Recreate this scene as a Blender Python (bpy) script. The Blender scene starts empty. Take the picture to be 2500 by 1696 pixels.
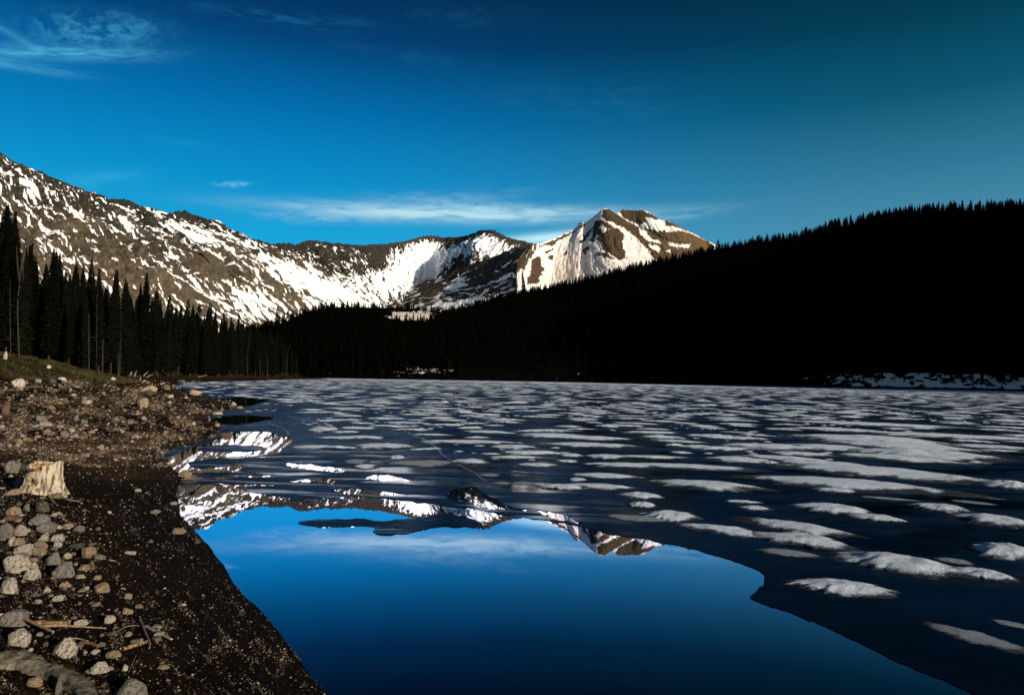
import bpy, bmesh, math, random
import numpy as np
from mathutils import Vector, Matrix, Euler
from mathutils.geometry import delaunay_2d_cdt

R = math.radians
random.seed(7)
rng = np.random.default_rng(7)
SC = bpy.context.scene

# ---------------------------------------------------------------- camera
F, CX, CY = 1750.0, 1250.0, 848.0          # focal length and centre in photograph pixels (2500 x 1696)
CAM_H, PITCH, ROLL = 2.0, R(2.45), R(1.1)
cam_d = bpy.data.cameras.new("camera")
cam_d.sensor_width = 36.0
cam_d.lens = 36.0 * F / 2500.0
cam_d.clip_start = 0.05
cam_d.clip_end = 30000
cam = bpy.data.objects.new("camera", cam_d)
SC.collection.objects.link(cam)
CAM_M = Matrix.Rotation(R(90) + PITCH, 3, 'X') @ Matrix.Rotation(ROLL, 3, 'Z')
cam.rotation_euler = CAM_M.to_euler()
cam.location = (0, 0, CAM_H)
SC.camera = cam
CM = np.array([list(r) for r in CAM_M])

# ---------------------------------------------------------------- sun, sky, exposure
SUN_AZ, SUN_EL = R(134), R(14)             # azimuth clockwise from +Y (the view), behind and to the right
sdir = Vector((math.sin(SUN_AZ) * math.cos(SUN_EL), math.cos(SUN_AZ) * math.cos(SUN_EL), math.sin(SUN_EL)))
sun_d = bpy.data.lights.new("sun", 'SUN')
sun_d.energy = 5.0
sun_d.angle = R(0.5)
sun_d.color = (1.0, 0.87, 0.70)
sun = bpy.data.objects.new("sun", sun_d)
SC.collection.objects.link(sun)
sun.rotation_euler = sdir.to_track_quat('Z', 'Y').to_euler()

vs = SC.view_settings
vs.view_transform = 'Standard'
vs.look = 'None'
vs.exposure = 0.45
vs.gamma = 1.0
SC.cycles.max_bounces = 6
SC.cycles.caustics_reflective = False
SC.cycles.caustics_refractive = False


def rays(px, py):
    px = np.asarray(px, float); py = np.asarray(py, float)
    v = np.stack([(px - CX) / F, -(py - CY) / F, -np.ones_like(px)], -1)
    return v @ CM.T


def at_y(px, py, D):
    """world point seen at a photograph pixel, D metres ahead"""
    r = rays(px, py)
    k = np.asarray(D, float) / r[..., 1]
    p = r * k[..., None]
    p[..., 2] += CAM_H
    return p


def at_z(px, py, z=0.0):
    r = rays(px, py)
    k = (z - CAM_H) / r[..., 2]
    p = r * k[..., None]
    p[..., 2] += CAM_H
    return p


def project(P):
    q = (np.asarray(P, float) - np.array([0, 0, CAM_H])) @ CM
    return CX + F * q[..., 0] / -q[..., 2], CY - F * q[..., 1] / -q[..., 2]


class NT:
    """small node-tree helper"""
    def __init__(self, nt):
        self.nt = nt
        nt.nodes.clear()

    def n(self, t, **kw):
        o = self.nt.nodes.new(t)
        for k, v in kw.items():
            setattr(o, k, v)
        return o

    def l(self, a, b):
        self.nt.links.new(a, b)

    def put(self, sock, v):
        if v is None:
            return
        if isinstance(v, bpy.types.NodeSocket):
            self.l(v, sock)
        else:
            if isinstance(v, tuple) and len(v) == 3 and len(sock.default_value) == 4:
                v = v + (1.0,)
            sock.default_value = v

    def m(self, op, a, b=None, c=None, clamp=False):
        o = self.n('ShaderNodeMath', operation=op, use_clamp=clamp)
        self.put(o.inputs[0], a); self.put(o.inputs[1], b); self.put(o.inputs[2], c)
        return o.outputs[0]

    def mix(self, f, a, b, mode='MIX'):
        o = self.n('ShaderNodeMix', data_type='RGBA', blend_type=mode)
        self.put(o.inputs[0], f); self.put(o.inputs[6], a); self.put(o.inputs[7], b)
        return o.outputs[2]

    def ramp(self, f, stops, interp='LINEAR'):
        o = self.n('ShaderNodeValToRGB')
        o.color_ramp.interpolation = interp
        e = o.color_ramp.elements
        while len(e) < len(stops):
            e.new(0.5)
        for i, (p, c) in enumerate(stops):
            e[i].position = p
            e[i].color = (c if isinstance(c, tuple) else (c, c, c)) + (1.0,)
        self.put(o.inputs[0], f)
        return o.outputs[0]

    def smooth(self, v, a, b, lo=0.0, hi=1.0):
        o = self.n('ShaderNodeMapRange', interpolation_type='SMOOTHSTEP')
        for i, x in enumerate((v, a, b, lo, hi)):
            self.put(o.inputs[i], x)
        return o.outputs[0]

    def noise(self, vec, scale, detail=4, rough=0.5, dist=0.0, dims='3D'):
        o = self.n('ShaderNodeTexNoise', noise_dimensions=dims)
        if vec is not None:
            self.l(vec, o.inputs['Vector'])
        o.inputs['Scale'].default_value = scale
        o.inputs['Detail'].default_value = detail
        o.inputs['Roughness'].default_value = rough
        o.inputs['Distortion'].default_value = dist
        return o.outputs[0]

    def mapping(self, vec, scale=(1, 1, 1), rot=(0, 0, 0)):
        o = self.n('ShaderNodeMapping')
        self.l(vec, o.inputs['Vector'])
        o.inputs['Scale'].default_value = scale
        o.inputs['Rotation'].default_value = rot
        return o.outputs[0]

    def bump(self, h, strength, dist, normal=None):
        o = self.n('ShaderNodeBump')
        o.inputs['Strength'].default_value = strength
        o.inputs['Distance'].default_value = dist
        self.l(h, o.inputs['Height'])
        if normal is not None:
            self.l(normal, o.inputs['Normal'])
        return o.outputs[0]


def build_world():
    w = bpy.data.worlds.new("World")
    SC.world = w
    w.use_nodes = True
    T = NT(w.node_tree)
    out = T.n('ShaderNodeOutputWorld')
    bg = T.n('ShaderNodeBackground')
    T.l(bg.outputs[0], out.inputs[0])
    tc = T.n('ShaderNodeTexCoord').outputs['Generated']
    sep = T.n('ShaderNodeSeparateXYZ'); T.l(tc, sep.inputs[0])
    X, Y, Z = sep.outputs
    # deep blue evening sky on the side away from the sun, greener and darker to the right
    left = T.ramp(Z, [(0.0, (.035, .47, .76)), (0.10, (.024, .43, .74)), (0.18, (.010, .37, .69)), (.26, (.003, .26, .57)),
                      (.34, (.001, .150, .41)), (.42, (.001, .049, .168)), (.50, (.001, .017, .064)), (.75, (.001, .008, .030))])
    right = T.ramp(Z, [(0.0, (.13, .36, .52)), (0.10, (.11, .33, .49)), (.18, (.075, .275, .42)), (.26, (.030, .185, .31)),
                       (.34, (.004, .095, .170)), (.42, (.001, .045, .085)), (.50, (.001, .020, .036)), (.75, (.001, .010, .022))])
    col = T.mix(T.smooth(X, -.30, .52), left, right)
    # Nishita sky on the side of the low sun
    sky = T.n('ShaderNodeTexSky', sky_type='NISHITA')
    sky.sun_disc = False
    sky.sun_elevation = SUN_EL
    sky.sun_rotation = SUN_AZ
    sky.altitude = 3000
    nis = T.n('ShaderNodeVectorMath', operation='SCALE')
    T.l(sky.outputs[0], nis.inputs[0]); nis.inputs['Scale'].default_value = 0.085
    d = T.m('ADD', T.m('MULTIPLY', X, math.sin(SUN_AZ)), T.m('MULTIPLY', Y, math.cos(SUN_AZ)))
    col = T.mix(T.smooth(d, -.15, .75), col, nis.outputs[0])
    # clouds, by azimuth and elevation
    az = T.m('ARCTAN2', X, Y)
    el = T.m('ARCSINE', Z)

    def cloud(px, py, hw, hh, rot, amt, fx, fy, lo, hi, colr, seed, color_in, streak=0.0):
        r = rays(px, py); r = r / np.linalg.norm(r)
        a0, e0 = math.atan2(r[0], r[1]), math.asin(r[2])
        c, s = math.cos(R(rot)), math.sin(R(rot))
        da = T.m('SUBTRACT', az, a0); de = T.m('SUBTRACT', el, e0)
        a = T.m('ADD', T.m('MULTIPLY', da, c), T.m('MULTIPLY', de, s))
        b = T.m('SUBTRACT', T.m('MULTIPLY', de, c), T.m('MULTIPLY', da, s))
        aw, bw = hw / F, hh / F
        cmb = T.n('ShaderNodeCombineXYZ')
        T.l(T.m('MULTIPLY', a, fx), cmb.inputs[0]); T.l(T.m('MULTIPLY', b, fy), cmb.inputs[1]); cmb.inputs[2].default_value = seed
        nz = T.noise(cmb.outputs[0], 1.0, 7, .58, .6)
        q = T.m('ADD', T.m('POWER', T.m('ABSOLUTE', T.m('DIVIDE', a, aw)), 2.4), T.m('POWER', T.m('ABSOLUTE', T.m('DIVIDE', b, bw)), 2.0))
        mask = T.m('EXPONENT', T.m('MULTIPLY', q, -1.0))
        v = T.smooth(nz, lo, hi)
        f = T.m('MULTIPLY', T.m('MULTIPLY', mask, v), amt, clamp=True)
        return T.mix(f, color_in, colr)
    W1 = (.46, .72, .82)
    W2 = (.10, .36, .62)
    col = cloud(1110, 523, 360, 17, 1.0, 1.5, 16, 90, .10, .74, W1, 1.3, col)
    col = cloud(1230, 515, 210, 17, -2.0, .7, 40, 120, .3, .75, (.42, .74, .88), 4.3, col)
    col = cloud(780, 533, 110, 11, 2.0, .45, 34, 150, .35, .72, W1, 9.1, col)
    col = cloud(1080, 482, 210, 15, 4.0, .32, 20, 120, .3, .8, W1, 2.2, col)
    col = cloud(1350, 580, 160, 13, 6.0, .95, 12, 120, .0, .6, (.55, .88, 1.0), 3.3, col)
    col = cloud(1640, 525, 120, 13, 5.0, .50, 24, 130, .3, .72, (.34, .62, .74), 5.0, col)
    col = cloud(235, 80, 105, 30, 10.0, 1.1, 60, 95, .36, .80, (.06, .36, .60), 6.4, col)
    col = cloud(120, 128, 190, 12, 11.0, 1.25, 26, 150, .22, .72, (.07, .40, .64), 7.9, col)
    col = cloud(-20, 150, 130, 9, 4.0, .9, 20, 160, .2, .7, (.07, .40, .64), 5.9, col)
    col = cloud(330, 78, 60, 16, 20.0, .6, 50, 130, .3, .8, (.05, .34, .58), 3.1, col)
    col = cloud(20, 78, 70, 8, -22.0, .8, 24, 150, .2, .75, (.05, .32, .56), 1.9, col)
    col = cloud(690, 48, 200, 16, 3.0, .45, 26, 130, .38, .78, (.02, .20, .40), 8.5, col)
    col = cloud(1120, 38, 160, 24, 0.0, .22, 26, 90, .38, .78, (.02, .16, .30), 3.5, col)
    col = cloud(1420, 250, 240, 40, -4.0, .22, 22, 80, .35, .8, (.03, .22, .36), 10.2, col)
    col = cloud(970, 130, 150, 18, -4.0, .16, 20, 90, .3, .8, (.03, .24, .44), 12.2, col)
    col = cloud(245, 442, 80, 20, 14.0, .40, 20, 60, .3, .7, (.05, .46, .78), 11.0, col)
    col = cloud(565, 450, 34, 6, 8.0, .75, 70, 220, .35, .7, (.20, .62, .88), 12.7, col)
    col = cloud(450, 350, 90, 9, 0.0, .25, 30, 120, .3, .7, (.02, .33, .60), 13.7, col)
    T.put(bg.inputs[0], col)
    bg.inputs[1].default_value = 0.74


build_world()


# ---------------------------------------------------------------- noise
def _hash(ix, iy, seed):
    h = (ix.astype(np.int64) * 374761393 + iy.astype(np.int64) * 668265263 + seed * 1442695040888963407 % (1 << 31)) & 0xffffffff
    h = ((h ^ (h >> 13)) * 1274126177) & 0xffffffff
    return (h ^ (h >> 16)) & 0xffffffff


def noise2(x, y, seed=0):
    x = np.asarray(x, float); y = np.asarray(y, float)
    xi = np.floor(x); yi = np.floor(y)
    xf = x - xi; yf = y - yi
    u = xf * xf * xf * (xf * (xf * 6 - 15) + 10); v = yf * yf * yf * (yf * (yf * 6 - 15) + 10)

    def g(dx, dy):
        a = _hash(xi + dx, yi + dy, seed) / 4294967295.0 * 2 * np.pi
        return np.cos(a) * (xf - dx) + np.sin(a) * (yf - dy)
    n0 = g(0, 0) * (1 - u) + g(1, 0) * u
    n1 = g(0, 1) * (1 - u) + g(1, 1) * u
    return (n0 * (1 - v) + n1 * v) * 1.45


def fbm(x, y, octv=4, seed=0, gain=.5, lac=2.03):
    s = 0; a = 1; t = 0
    for i in range(octv):
        s = s + a * noise2(x, y, seed + i * 17)
        t += a; a *= gain; x = x * lac + 3.1; y = y * lac + 1.7
    return s / t


def ridged(x, y, octv=4, seed=0, gain=.5):
    s = 0; a = 1; t = 0
    for i in range(octv):
        s = s + a * (1 - 2 * np.abs(noise2(x, y, seed + i * 31)))
        t += a; a *= gain; x = x * 2.07 + 5.3; y = y * 2.07 + 2.9
    return s / t


def sstep(x, a, b):
    t = np.clip((x - a) / (b - a), 0, 1)
    return t * t * (3 - 2 * t)


def in_poly(x, y, poly):
    x = np.asarray(x); y = np.asarray(y)
    inside = np.zeros(x.shape, bool)
    n = len(poly)
    for i in range(n):
        x0, y0 = poly[i]; x1, y1 = poly[(i + 1) % n]
        if y0 == y1:
            continue
        c = ((y0 > y) != (y1 > y)) & (x < (x1 - x0) * (y - y0) / (y1 - y0) + x0)
        inside ^= c
    return inside


def seg_dist(x, y, pts):
    """distance to an open polyline and the side: +1 on its left"""
    best = np.full(x.shape, 1e18); side = np.ones(x.shape)
    for (x0, y0), (x1, y1) in zip(pts[:-1], pts[1:]):
        dx, dy = x1 - x0, y1 - y0
        L = dx * dx + dy * dy
        t = np.clip(((x - x0) * dx + (y - y0) * dy) / L, 0, 1)
        ex = x - (x0 + t * dx); ey = y - (y0 + t * dy)
        d = ex * ex + ey * ey
        cr = dx * (y - y0) - dy * (x - x0)
        m = d < best - 1e-9
        best = np.where(m, d, best)
        side = np.where(m, np.sign(cr), side)
    return np.sqrt(best), side


# ---------------------------------------------------------------- object helpers
def tag(o, label=None, cat=None, group=None, kind=None):
    if label:
        o['label'] = label
    if cat:
        o['category'] = cat
    if group:
        o['group'] = group
    if kind:
        o['kind'] = kind
    return o


def link(name, me, parent=None):
    o = bpy.data.objects.new(name, me)
    SC.collection.objects.link(o)
    if parent:
        o.parent = parent
    return o


def mesh_np(name, V, Fc, mat=None, smooth=True, attrs=None):
    """V (n,3) and Fc (m,3|4) as one mesh"""
    V = np.asarray(V, np.float32); Fc = np.asarray(Fc, np.int32)
    me = bpy.data.meshes.new(name)
    me.vertices.add(len(V)); me.vertices.foreach_set('co', V.ravel())
    k = Fc.shape[1]
    me.loops.add(Fc.size); me.loops.foreach_set('vertex_index', Fc.ravel())
    me.polygons.add(len(Fc))
    me.polygons.foreach_set('loop_start', np.arange(0, Fc.size, k, dtype=np.int32))
    me.polygons.foreach_set('use_smooth', np.full(len(Fc), smooth))
    if attrs:
        for an, av in attrs.items():
            a = me.attributes.new(an, 'FLOAT', 'POINT')
            a.data.foreach_set('value', np.asarray(av, np.float32).ravel())
    me.update(calc_edges=True)
    me.validate()
    if mat:
        me.materials.append(mat)
    return me


def grid_faces(nu, nv, flip=False):
    i, j = np.meshgrid(np.arange(nu - 1), np.arange(nv - 1), indexing='ij')
    a = i * nv + j
    f = np.stack([a, a + nv, a + nv + 1, a + 1], -1).reshape(-1, 4)
    return f[:, ::-1] if flip else f


def mat_new(name):
    m = bpy.data.materials.new(name)
    m.use_nodes = True
    T = NT(m.node_tree)
    out = T.n('ShaderNodeOutputMaterial')
    p = T.n('ShaderNodeBsdfPrincipled')
    T.l(p.outputs[0], out.inputs[0])
    return m, T, p, out


# ---------------------------------------------------------------- materials
def mat_mountain(name, dark, tan, snowc=(.84, .83, .82), tex=.02):
    m, T, p, out = mat_new(name)
    at = T.n('ShaderNodeAttribute', attribute_name='snow').outputs['Fac']
    tn = T.n('ShaderNodeAttribute', attribute_name='tan').outputs['Fac']
    dirt = T.n('ShaderNodeAttribute', attribute_name='dirt').outputs['Fac']
    pos = T.n('ShaderNodeNewGeometry').outputs['Position']
    n1 = T.noise(pos, tex, 8, .7)
    n2 = T.noise(pos, tex * 6, 5, .7)
    rock = T.mix(tn, dark, tan)
    rock = T.mix(T.smooth(n1, .3, .72), rock, T.mix(0.5, rock, (.02, .018, .015), 'MIX'))
    rock = T.mix(T.smooth(n2, .45, .75, 0, .5), rock, T.mix(.6, rock, (.30, .25, .18)))
    sn = T.mix(T.m('MULTIPLY', dirt, .75), snowc, (.50, .40, .30))
    f = T.smooth(T.m('ADD', at, T.m('MULTIPLY', T.m('SUBTRACT', n2, .5), .28)), .42, .58)
    T.put(p.inputs['Base Color'], T.mix(f, rock, sn))
    p.inputs['Roughness'].default_value = .9
    p.inputs['Specular IOR Level'].default_value = .1
    T.l(T.bump(n2, .5, 6.0), p.inputs['Normal'])
    return m


def mat_simple(name, c1, c2, scale, rough=.85, bump=0.0, bdist=.02, stretch=None, detail=6, spec=.3, rnd=0.0, coord='Object', lo=.35, hi=.65):
    m, T, p, out = mat_new(name)
    tc = T.n('ShaderNodeTexCoord').outputs[coord]
    v = T.mapping(tc, stretch) if stretch else tc
    n = T.noise(v, scale, detail, .6)
    col = T.mix(T.smooth(n, lo, hi), c1, c2)
    if rnd:
        r = T.n('ShaderNodeObjectInfo').outputs['Random']
        col = T.mix(1.0, col, T.ramp(r, [(0, 1 - rnd), (1, 1 + rnd * .6)]), 'MULTIPLY')
    T.put(p.inputs['Base Color'], col)
    p.inputs['Roughness'].default_value = rough
    p.inputs['Specular IOR Level'].default_value = spec
    if bump:
        T.l(T.bump(n, bump, bdist), p.inputs['Normal'])
    return m


def mat_stone(name, cols, lichen=0.0):
    """granite: speckle and patches; cols = list of colours picked per stone"""
    m, T, p, out = mat_new(name)
    tc = T.n('ShaderNodeTexCoord').outputs['Object']
    r = T.n('ShaderNodeObjectInfo').outputs['Random']
    base = T.ramp(r, [(i / max(1, len(cols)), c) for i, c in enumerate(cols)], 'CONSTANT')
    sp = T.noise(tc, 90, 4, .8)
    pt = T.noise(tc, 9, 6, .65)
    col = T.mix(T.smooth(sp, .50, .64, 0, .75), base, (.03, .028, .026))
    col = T.mix(T.smooth(sp, .46, .30, 0, .35), col, (.62, .58, .52))
    col = T.mix(T.smooth(pt, .46, .60, 0, .8), col, (.07, .055, .04))
    if lichen:
        l = T.noise(tc, 5, 6, .7)
        col = T.mix(T.smooth(l, .45, .6, 0, lichen), col, (.035, .04, .015))
    T.put(p.inputs['Base Color'], col)
    p.inputs['Roughness'].default_value = .85
    p.inputs['Specular IOR Level'].default_value = .25
    b = T.bump(pt, 1.0, .12)
    T.l(T.bump(sp, .7, .02, b), p.inputs['Normal'])
    return m


M = {}
M['mtn'] = mat_mountain('rock_and_snow', (.019, .017, .015), (.095, .074, .047), (.88, .88, .87))
M['peak'] = mat_mountain('brown_rock_and_snow', (.036, .022, .012), (.13, .078, .036), (.80, .75, .69))
M['stone'] = mat_stone('granite', [(.42, .355, .275), (.17, .145, .12), (.42, .30, .19), (.13, .122, .115), (.30, .215, .14), (.58, .51, .41), (.18, .118, .078), (.20, .18, .15)])
M['stone_pale'] = mat_stone('pale_granite', [(.62, .55, .44)])
M['stone_tan'] = mat_stone('tan_granite', [(.45, .325, .20)])
M['stone_grey'] = mat_stone('grey_granite', [(.27, .245, .21)])
M['stone_dark'] = mat_stone('dark_stone', [(.055, .05, .05)])
M['stone_red'] = mat_stone('rusty_stone', [(.21, .112, .062)])
M['stone_moss'] = mat_stone('lichen_granite', [(.20, .175, .135)], .9)
M['wood'] = mat_simple('bleached_wood', (.41, .345, .25), (.075, .055, .038), 12, .85, 1.0, .02, (2.2, 2.2, .42), 9, .1, coord='Object', lo=.42, hi=.64)
M['wood_grey'] = mat_simple('grey_driftwood', (0.32, 0.28, 0.232), (0.136, 0.112, 0.088), 12, .85, .6, .01, (1, 1, 1), 6, .2, rnd=.3)
M['wood_rot_or_shade'] = mat_simple('rotten_wood_or_shade', (.34, .19, .085), (.05, .032, .02), 16, .9, .9, .02, (1, 3, 3), 7, .1)
M['log_old'] = mat_simple('old_mossy_log', (.17, .15, .115), (.028, .022, .012), 14, .95, 1.0, .04, (1, 1, 1), 9, .1, lo=.36, hi=.68)
M['branch'] = mat_simple('dry_branch', (0.289, 0.1997, 0.1275), (0.153, 0.102, 0.06375), 30, .85, .4, .004, None, 4, .2)
M['snag'] = mat_simple('dead_bark', (.042, .036, .028), (.012, .010, .008), 6, .9, .5, .02, (3, 3, .3), 5, .1)
M['bark'] = mat_simple('bark', (0.036, 0.0256, 0.0176), (0.0144, 0.0104, 0.008), 4, .95, .5, .03, (3, 3, .4), 5, .05)
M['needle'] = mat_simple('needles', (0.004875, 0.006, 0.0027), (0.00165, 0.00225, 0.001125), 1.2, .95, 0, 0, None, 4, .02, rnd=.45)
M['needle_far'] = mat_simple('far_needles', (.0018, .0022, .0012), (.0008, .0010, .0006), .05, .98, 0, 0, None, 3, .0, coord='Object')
M['shrub'] = mat_simple('willow_twigs', (0.05625, 0.03375, 0.01875), (0.0225, 0.015, 0.009), 3, .95, 0, 0, None, 4, .05, rnd=.4)
M['grass'] = mat_simple('grass_blades', (0.045, 0.0435, 0.015), (0.0225, 0.021, 0.009), .35, .95, 0, 0, None, 3, .05)


def mat_hill(name):
    m, T, p, out = mat_new(name)
    at = T.n('ShaderNodeAttribute', attribute_name='snow').outputs['Fac']
    pos = T.n('ShaderNodeNewGeometry').outputs['Position']
    n = T.noise(pos, .3, 6, .65)
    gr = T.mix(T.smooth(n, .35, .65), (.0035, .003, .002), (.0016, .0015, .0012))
    T.put(p.inputs['Base Color'], T.mix(T.smooth(T.m('ADD', at, T.m('MULTIPLY', T.m('SUBTRACT', n, .5), .5)), .42, .56), gr, (.62, .55, .48)))
    p.inputs['Roughness'].default_value = .95
    p.inputs['Specular IOR Level'].default_value = 0
    T.l(T.bump(n, .4, 1.0), p.inputs['Normal'])
    return m


M['hill'] = mat_hill('forest_floor')


def mat_ground():
    m, T, p, out = mat_new('beach_gravel_and_soil')
    grass = T.n('ShaderNodeAttribute', attribute_name='grass').outputs['Fac']
    wet = T.n('ShaderNodeAttribute', attribute_name='wet').outputs['Fac']
    sand = T.n('ShaderNodeAttribute', attribute_name='sand').outputs['Fac']
    pos = T.n('ShaderNodeNewGeometry').outputs['Position']
    n0 = T.noise(pos, .35, 5, .6)
    n1 = T.noise(pos, 5.0, 7, .7)
    n2 = T.noise(pos, 60, 4, .8)
    vor = T.n('ShaderNodeTexVoronoi', feature='F1')
    T.l(pos, vor.inputs['Vector']); vor.inputs['Scale'].default_value = 55
    vr = T.n('ShaderNodeSeparateColor'); T.l(vor.outputs['Color'], vr.inputs[0])
    soil = T.mix(T.smooth(n1, .32, .68), (.017, .0110, .0066), (.0035, .0026, .0019))
    soil = T.mix(T.smooth(n0, .44, .66, 0, .5), soil, (.048, .030, .017))
    soil = T.mix(T.m('MULTIPLY', sand, .85), soil, T.mix(T.smooth(n2, .3, .7), (.19, .118, .060), (.075, .046, .024)))
    # pale grit grains
    g = T.m('MULTIPLY', T.smooth(vr.outputs[0], .88, .92), T.smooth(vor.outputs['Distance'], .42, .28))
    g = T.m('MULTIPLY', g, T.smooth(n1, .40, .58))
    soil = T.mix(T.m('MULTIPLY', g, .7), soil, T.mix(vr.outputs[1], (.22, .17, .115), (.14, .09, .052)))
    sp_ = T.n('ShaderNodeSeparateXYZ'); T.l(pos, sp_.inputs[0])
    soil = T.mix(T.smooth(n0, .38, .52, .0, .55), soil, (.0045, .0034, .0026))
    soil = T.mix(T.m('MULTIPLY', wet, .72), soil, (.006, .005, .004))
    gn = T.noise(pos, .22, 6, .65)
    gn2 = T.noise(pos, 1.6, 6, .75)
    gcol = T.mix(T.smooth(gn, .42, .60), (.020, .018, .007), (.050, .032, .017))
    gcol = T.mix(T.smooth(gn2, .42, .62, 0, .8), gcol, (.018, .018, .008))
    T.put(p.inputs['Base Color'], T.mix(grass, soil, gcol))
    T.put(p.inputs['Roughness'], T.m('SUBTRACT', .92, T.m('MULTIPLY', wet, .25)))
    p.inputs['Specular IOR Level'].default_value = .04
    p.inputs['IOR'].default_value = 1.2
    h = T.m('ADD', T.m('MULTIPLY', n1, 1.0), T.m('MULTIPLY', n2, .25))
    b = T.bump(h, .8, .035)
    b2 = T.bump(T.m('SUBTRACT', 1.0, vor.outputs['Distance']), .6, .006, b)
    b3 = T.bump(T.m('MULTIPLY', gn2, grass), .8, .5, b2)
    T.l(b3, p.inputs['Normal'])
    return m


M['ground'] = mat_ground()


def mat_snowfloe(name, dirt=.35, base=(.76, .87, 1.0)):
    m, T, p, out = mat_new(name)
    pos = T.n('ShaderNodeNewGeometry').outputs['Position']
    n1 = T.noise(pos, 3.2, 7, .7)
    n2 = T.noise(pos, 38, 5, .8)
    n3 = T.noise(pos, 160, 3, .8)
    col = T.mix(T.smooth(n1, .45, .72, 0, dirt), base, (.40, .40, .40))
    col = T.mix(T.smooth(n2, .46, .64, 0, .5), col, (.40, .41, .43))
    col = T.mix(T.smooth(n3, .54, .66, 0, .38), col, (.13, .13, .13))
    edge = T.n('ShaderNodeAttribute', attribute_name='edge').outputs['Fac']
    n0 = T.noise(T.mapping(pos, (.8, 1.6, 1)), .85, 6, .7)
    rag = T.m('ADD', T.m('MULTIPLY', T.m('SUBTRACT', n2, .5), .7), T.m('ADD', T.m('MULTIPLY', T.m('SUBTRACT', n1, .5), 1.0), T.m('MULTIPLY', T.m('SUBTRACT', n0, .5), 1.9)))
    ef = T.smooth(T.m('ADD', edge, rag), .42, .82)
    col = T.mix(ef, col, (.012, .020, .030))
    T.put(p.inputs['Base Color'], col)
    p.inputs['Roughness'].default_value = .75
    p.inputs['Specular IOR Level'].default_value = .3
    b = T.bump(n1, .9, .16)
    b = T.bump(n2, 1.0, .035, b)
    T.l(T.bump(n3, .6, .004, b), p.inputs['Normal'])
    return m


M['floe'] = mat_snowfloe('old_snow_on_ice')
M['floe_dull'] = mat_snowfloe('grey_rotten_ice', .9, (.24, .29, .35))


def mat_ice():
    """dark lake ice: blurred reflections, frost, and far out a cover of snow patches"""
    m, T, p, out = mat_new('dark_lake_ice')
    pos = T.n('ShaderNodeNewGeometry').outputs['Position']
    sep = T.n('ShaderNodeSeparateXYZ'); T.l(pos, sep.inputs[0])
    dist = T.m('SQRT', T.m('ADD', T.m('POWER', sep.outputs[0], 2.0), T.m('POWER', sep.outputs[1], 2.0)))
    n1 = T.noise(T.mapping(pos, (.55, 1.5, 1)), .75, 7, .65, .5)
    n2 = T.noise(pos, 7, 6, .7)
    n3 = T.noise(T.mapping(pos, (1, .55, 1)), .20, 6, .62, .4)
    col = T.mix(T.smooth(n1, .42, .70), (.0006, .0012, .0026), (.0028, .0075, .018))
    fr = T.m('MULTIPLY', T.smooth(n2, .52, .74), T.smooth(n1, .46, .66))
    col = T.mix(T.m('MULTIPLY', fr, .35), col, (.05, .08, .12))
    far = T.smooth(dist, 120, 240)
    thr = T.m('SUBTRACT', .66, T.m('MULTIPLY', T.smooth(dist, 120, 340), .20))
    sn = T.m('MULTIPLY', T.smooth(T.m('SUBTRACT', n3, thr), -.012, .03), far)
    snc = T.mix(T.smooth(n2, .3, .7, 0, .6), (.76, .84, .94), (.50, .56, .64))
    b = T.bump(n2, .15, .008)
    b = T.bump(sn, .6, .5, b)
    T.nt.nodes.remove(p)
    df = T.n('ShaderNodeBsdfDiffuse'); T.put(df.inputs[0], T.mix(sn, col, snc)); T.l(b, df.inputs['Normal'])
    gl = T.n('ShaderNodeBsdfGlossy'); gl.inputs['Color'].default_value = (.36, .54, .82, 1); T.l(b, gl.inputs['Normal'])
    T.put(gl.inputs['Roughness'], T.smooth(n1, .35, .62, .14, .36))
    nb = T.noise(T.mapping(pos, (.30, 1.5, 1), (0, 0, .18)), 1.0, 6, .62, .8)
    wetf = T.m('MULTIPLY', T.m('MULTIPLY', T.smooth(nb, .50, .60), T.smooth(dist, 26, 15)), T.smooth(sep.outputs[0], 2.2, .6))
    T.put(gl.inputs['Roughness'], T.mix(wetf, T.smooth(n1, .35, .62, .14, .36), (.035, .035, .035)))
    T.put(gl.inputs['Color'], T.mix(wetf, (.36, .54, .82), (.70, .80, 1.0)))
    lw = T.n('ShaderNodeLayerWeight'); lw.inputs[0].default_value = .5
    f = T.ramp(lw.outputs['Facing'], [(0.0, .01), (.60, .03), (.76, .075), (.86, .15), (.95, .22), (1.0, .28)])
    f = T.m('MULTIPLY', T.m('MULTIPLY', f, T.m('SUBTRACT', 1.0, sn)), T.smooth(n3, .35, .65, .65, 1.35))
    f = T.m('ADD', f, T.m('MULTIPLY', wetf, .34))
    mx = T.n('ShaderNodeMixShader')
    T.l(f, mx.inputs[0]); T.l(df.outputs[0], mx.inputs[1]); T.l(gl.outputs[0], mx.inputs[2])
    T.l(mx.outputs[0], out.inputs[0])
    return m


M['ice'] = mat_ice()


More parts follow.
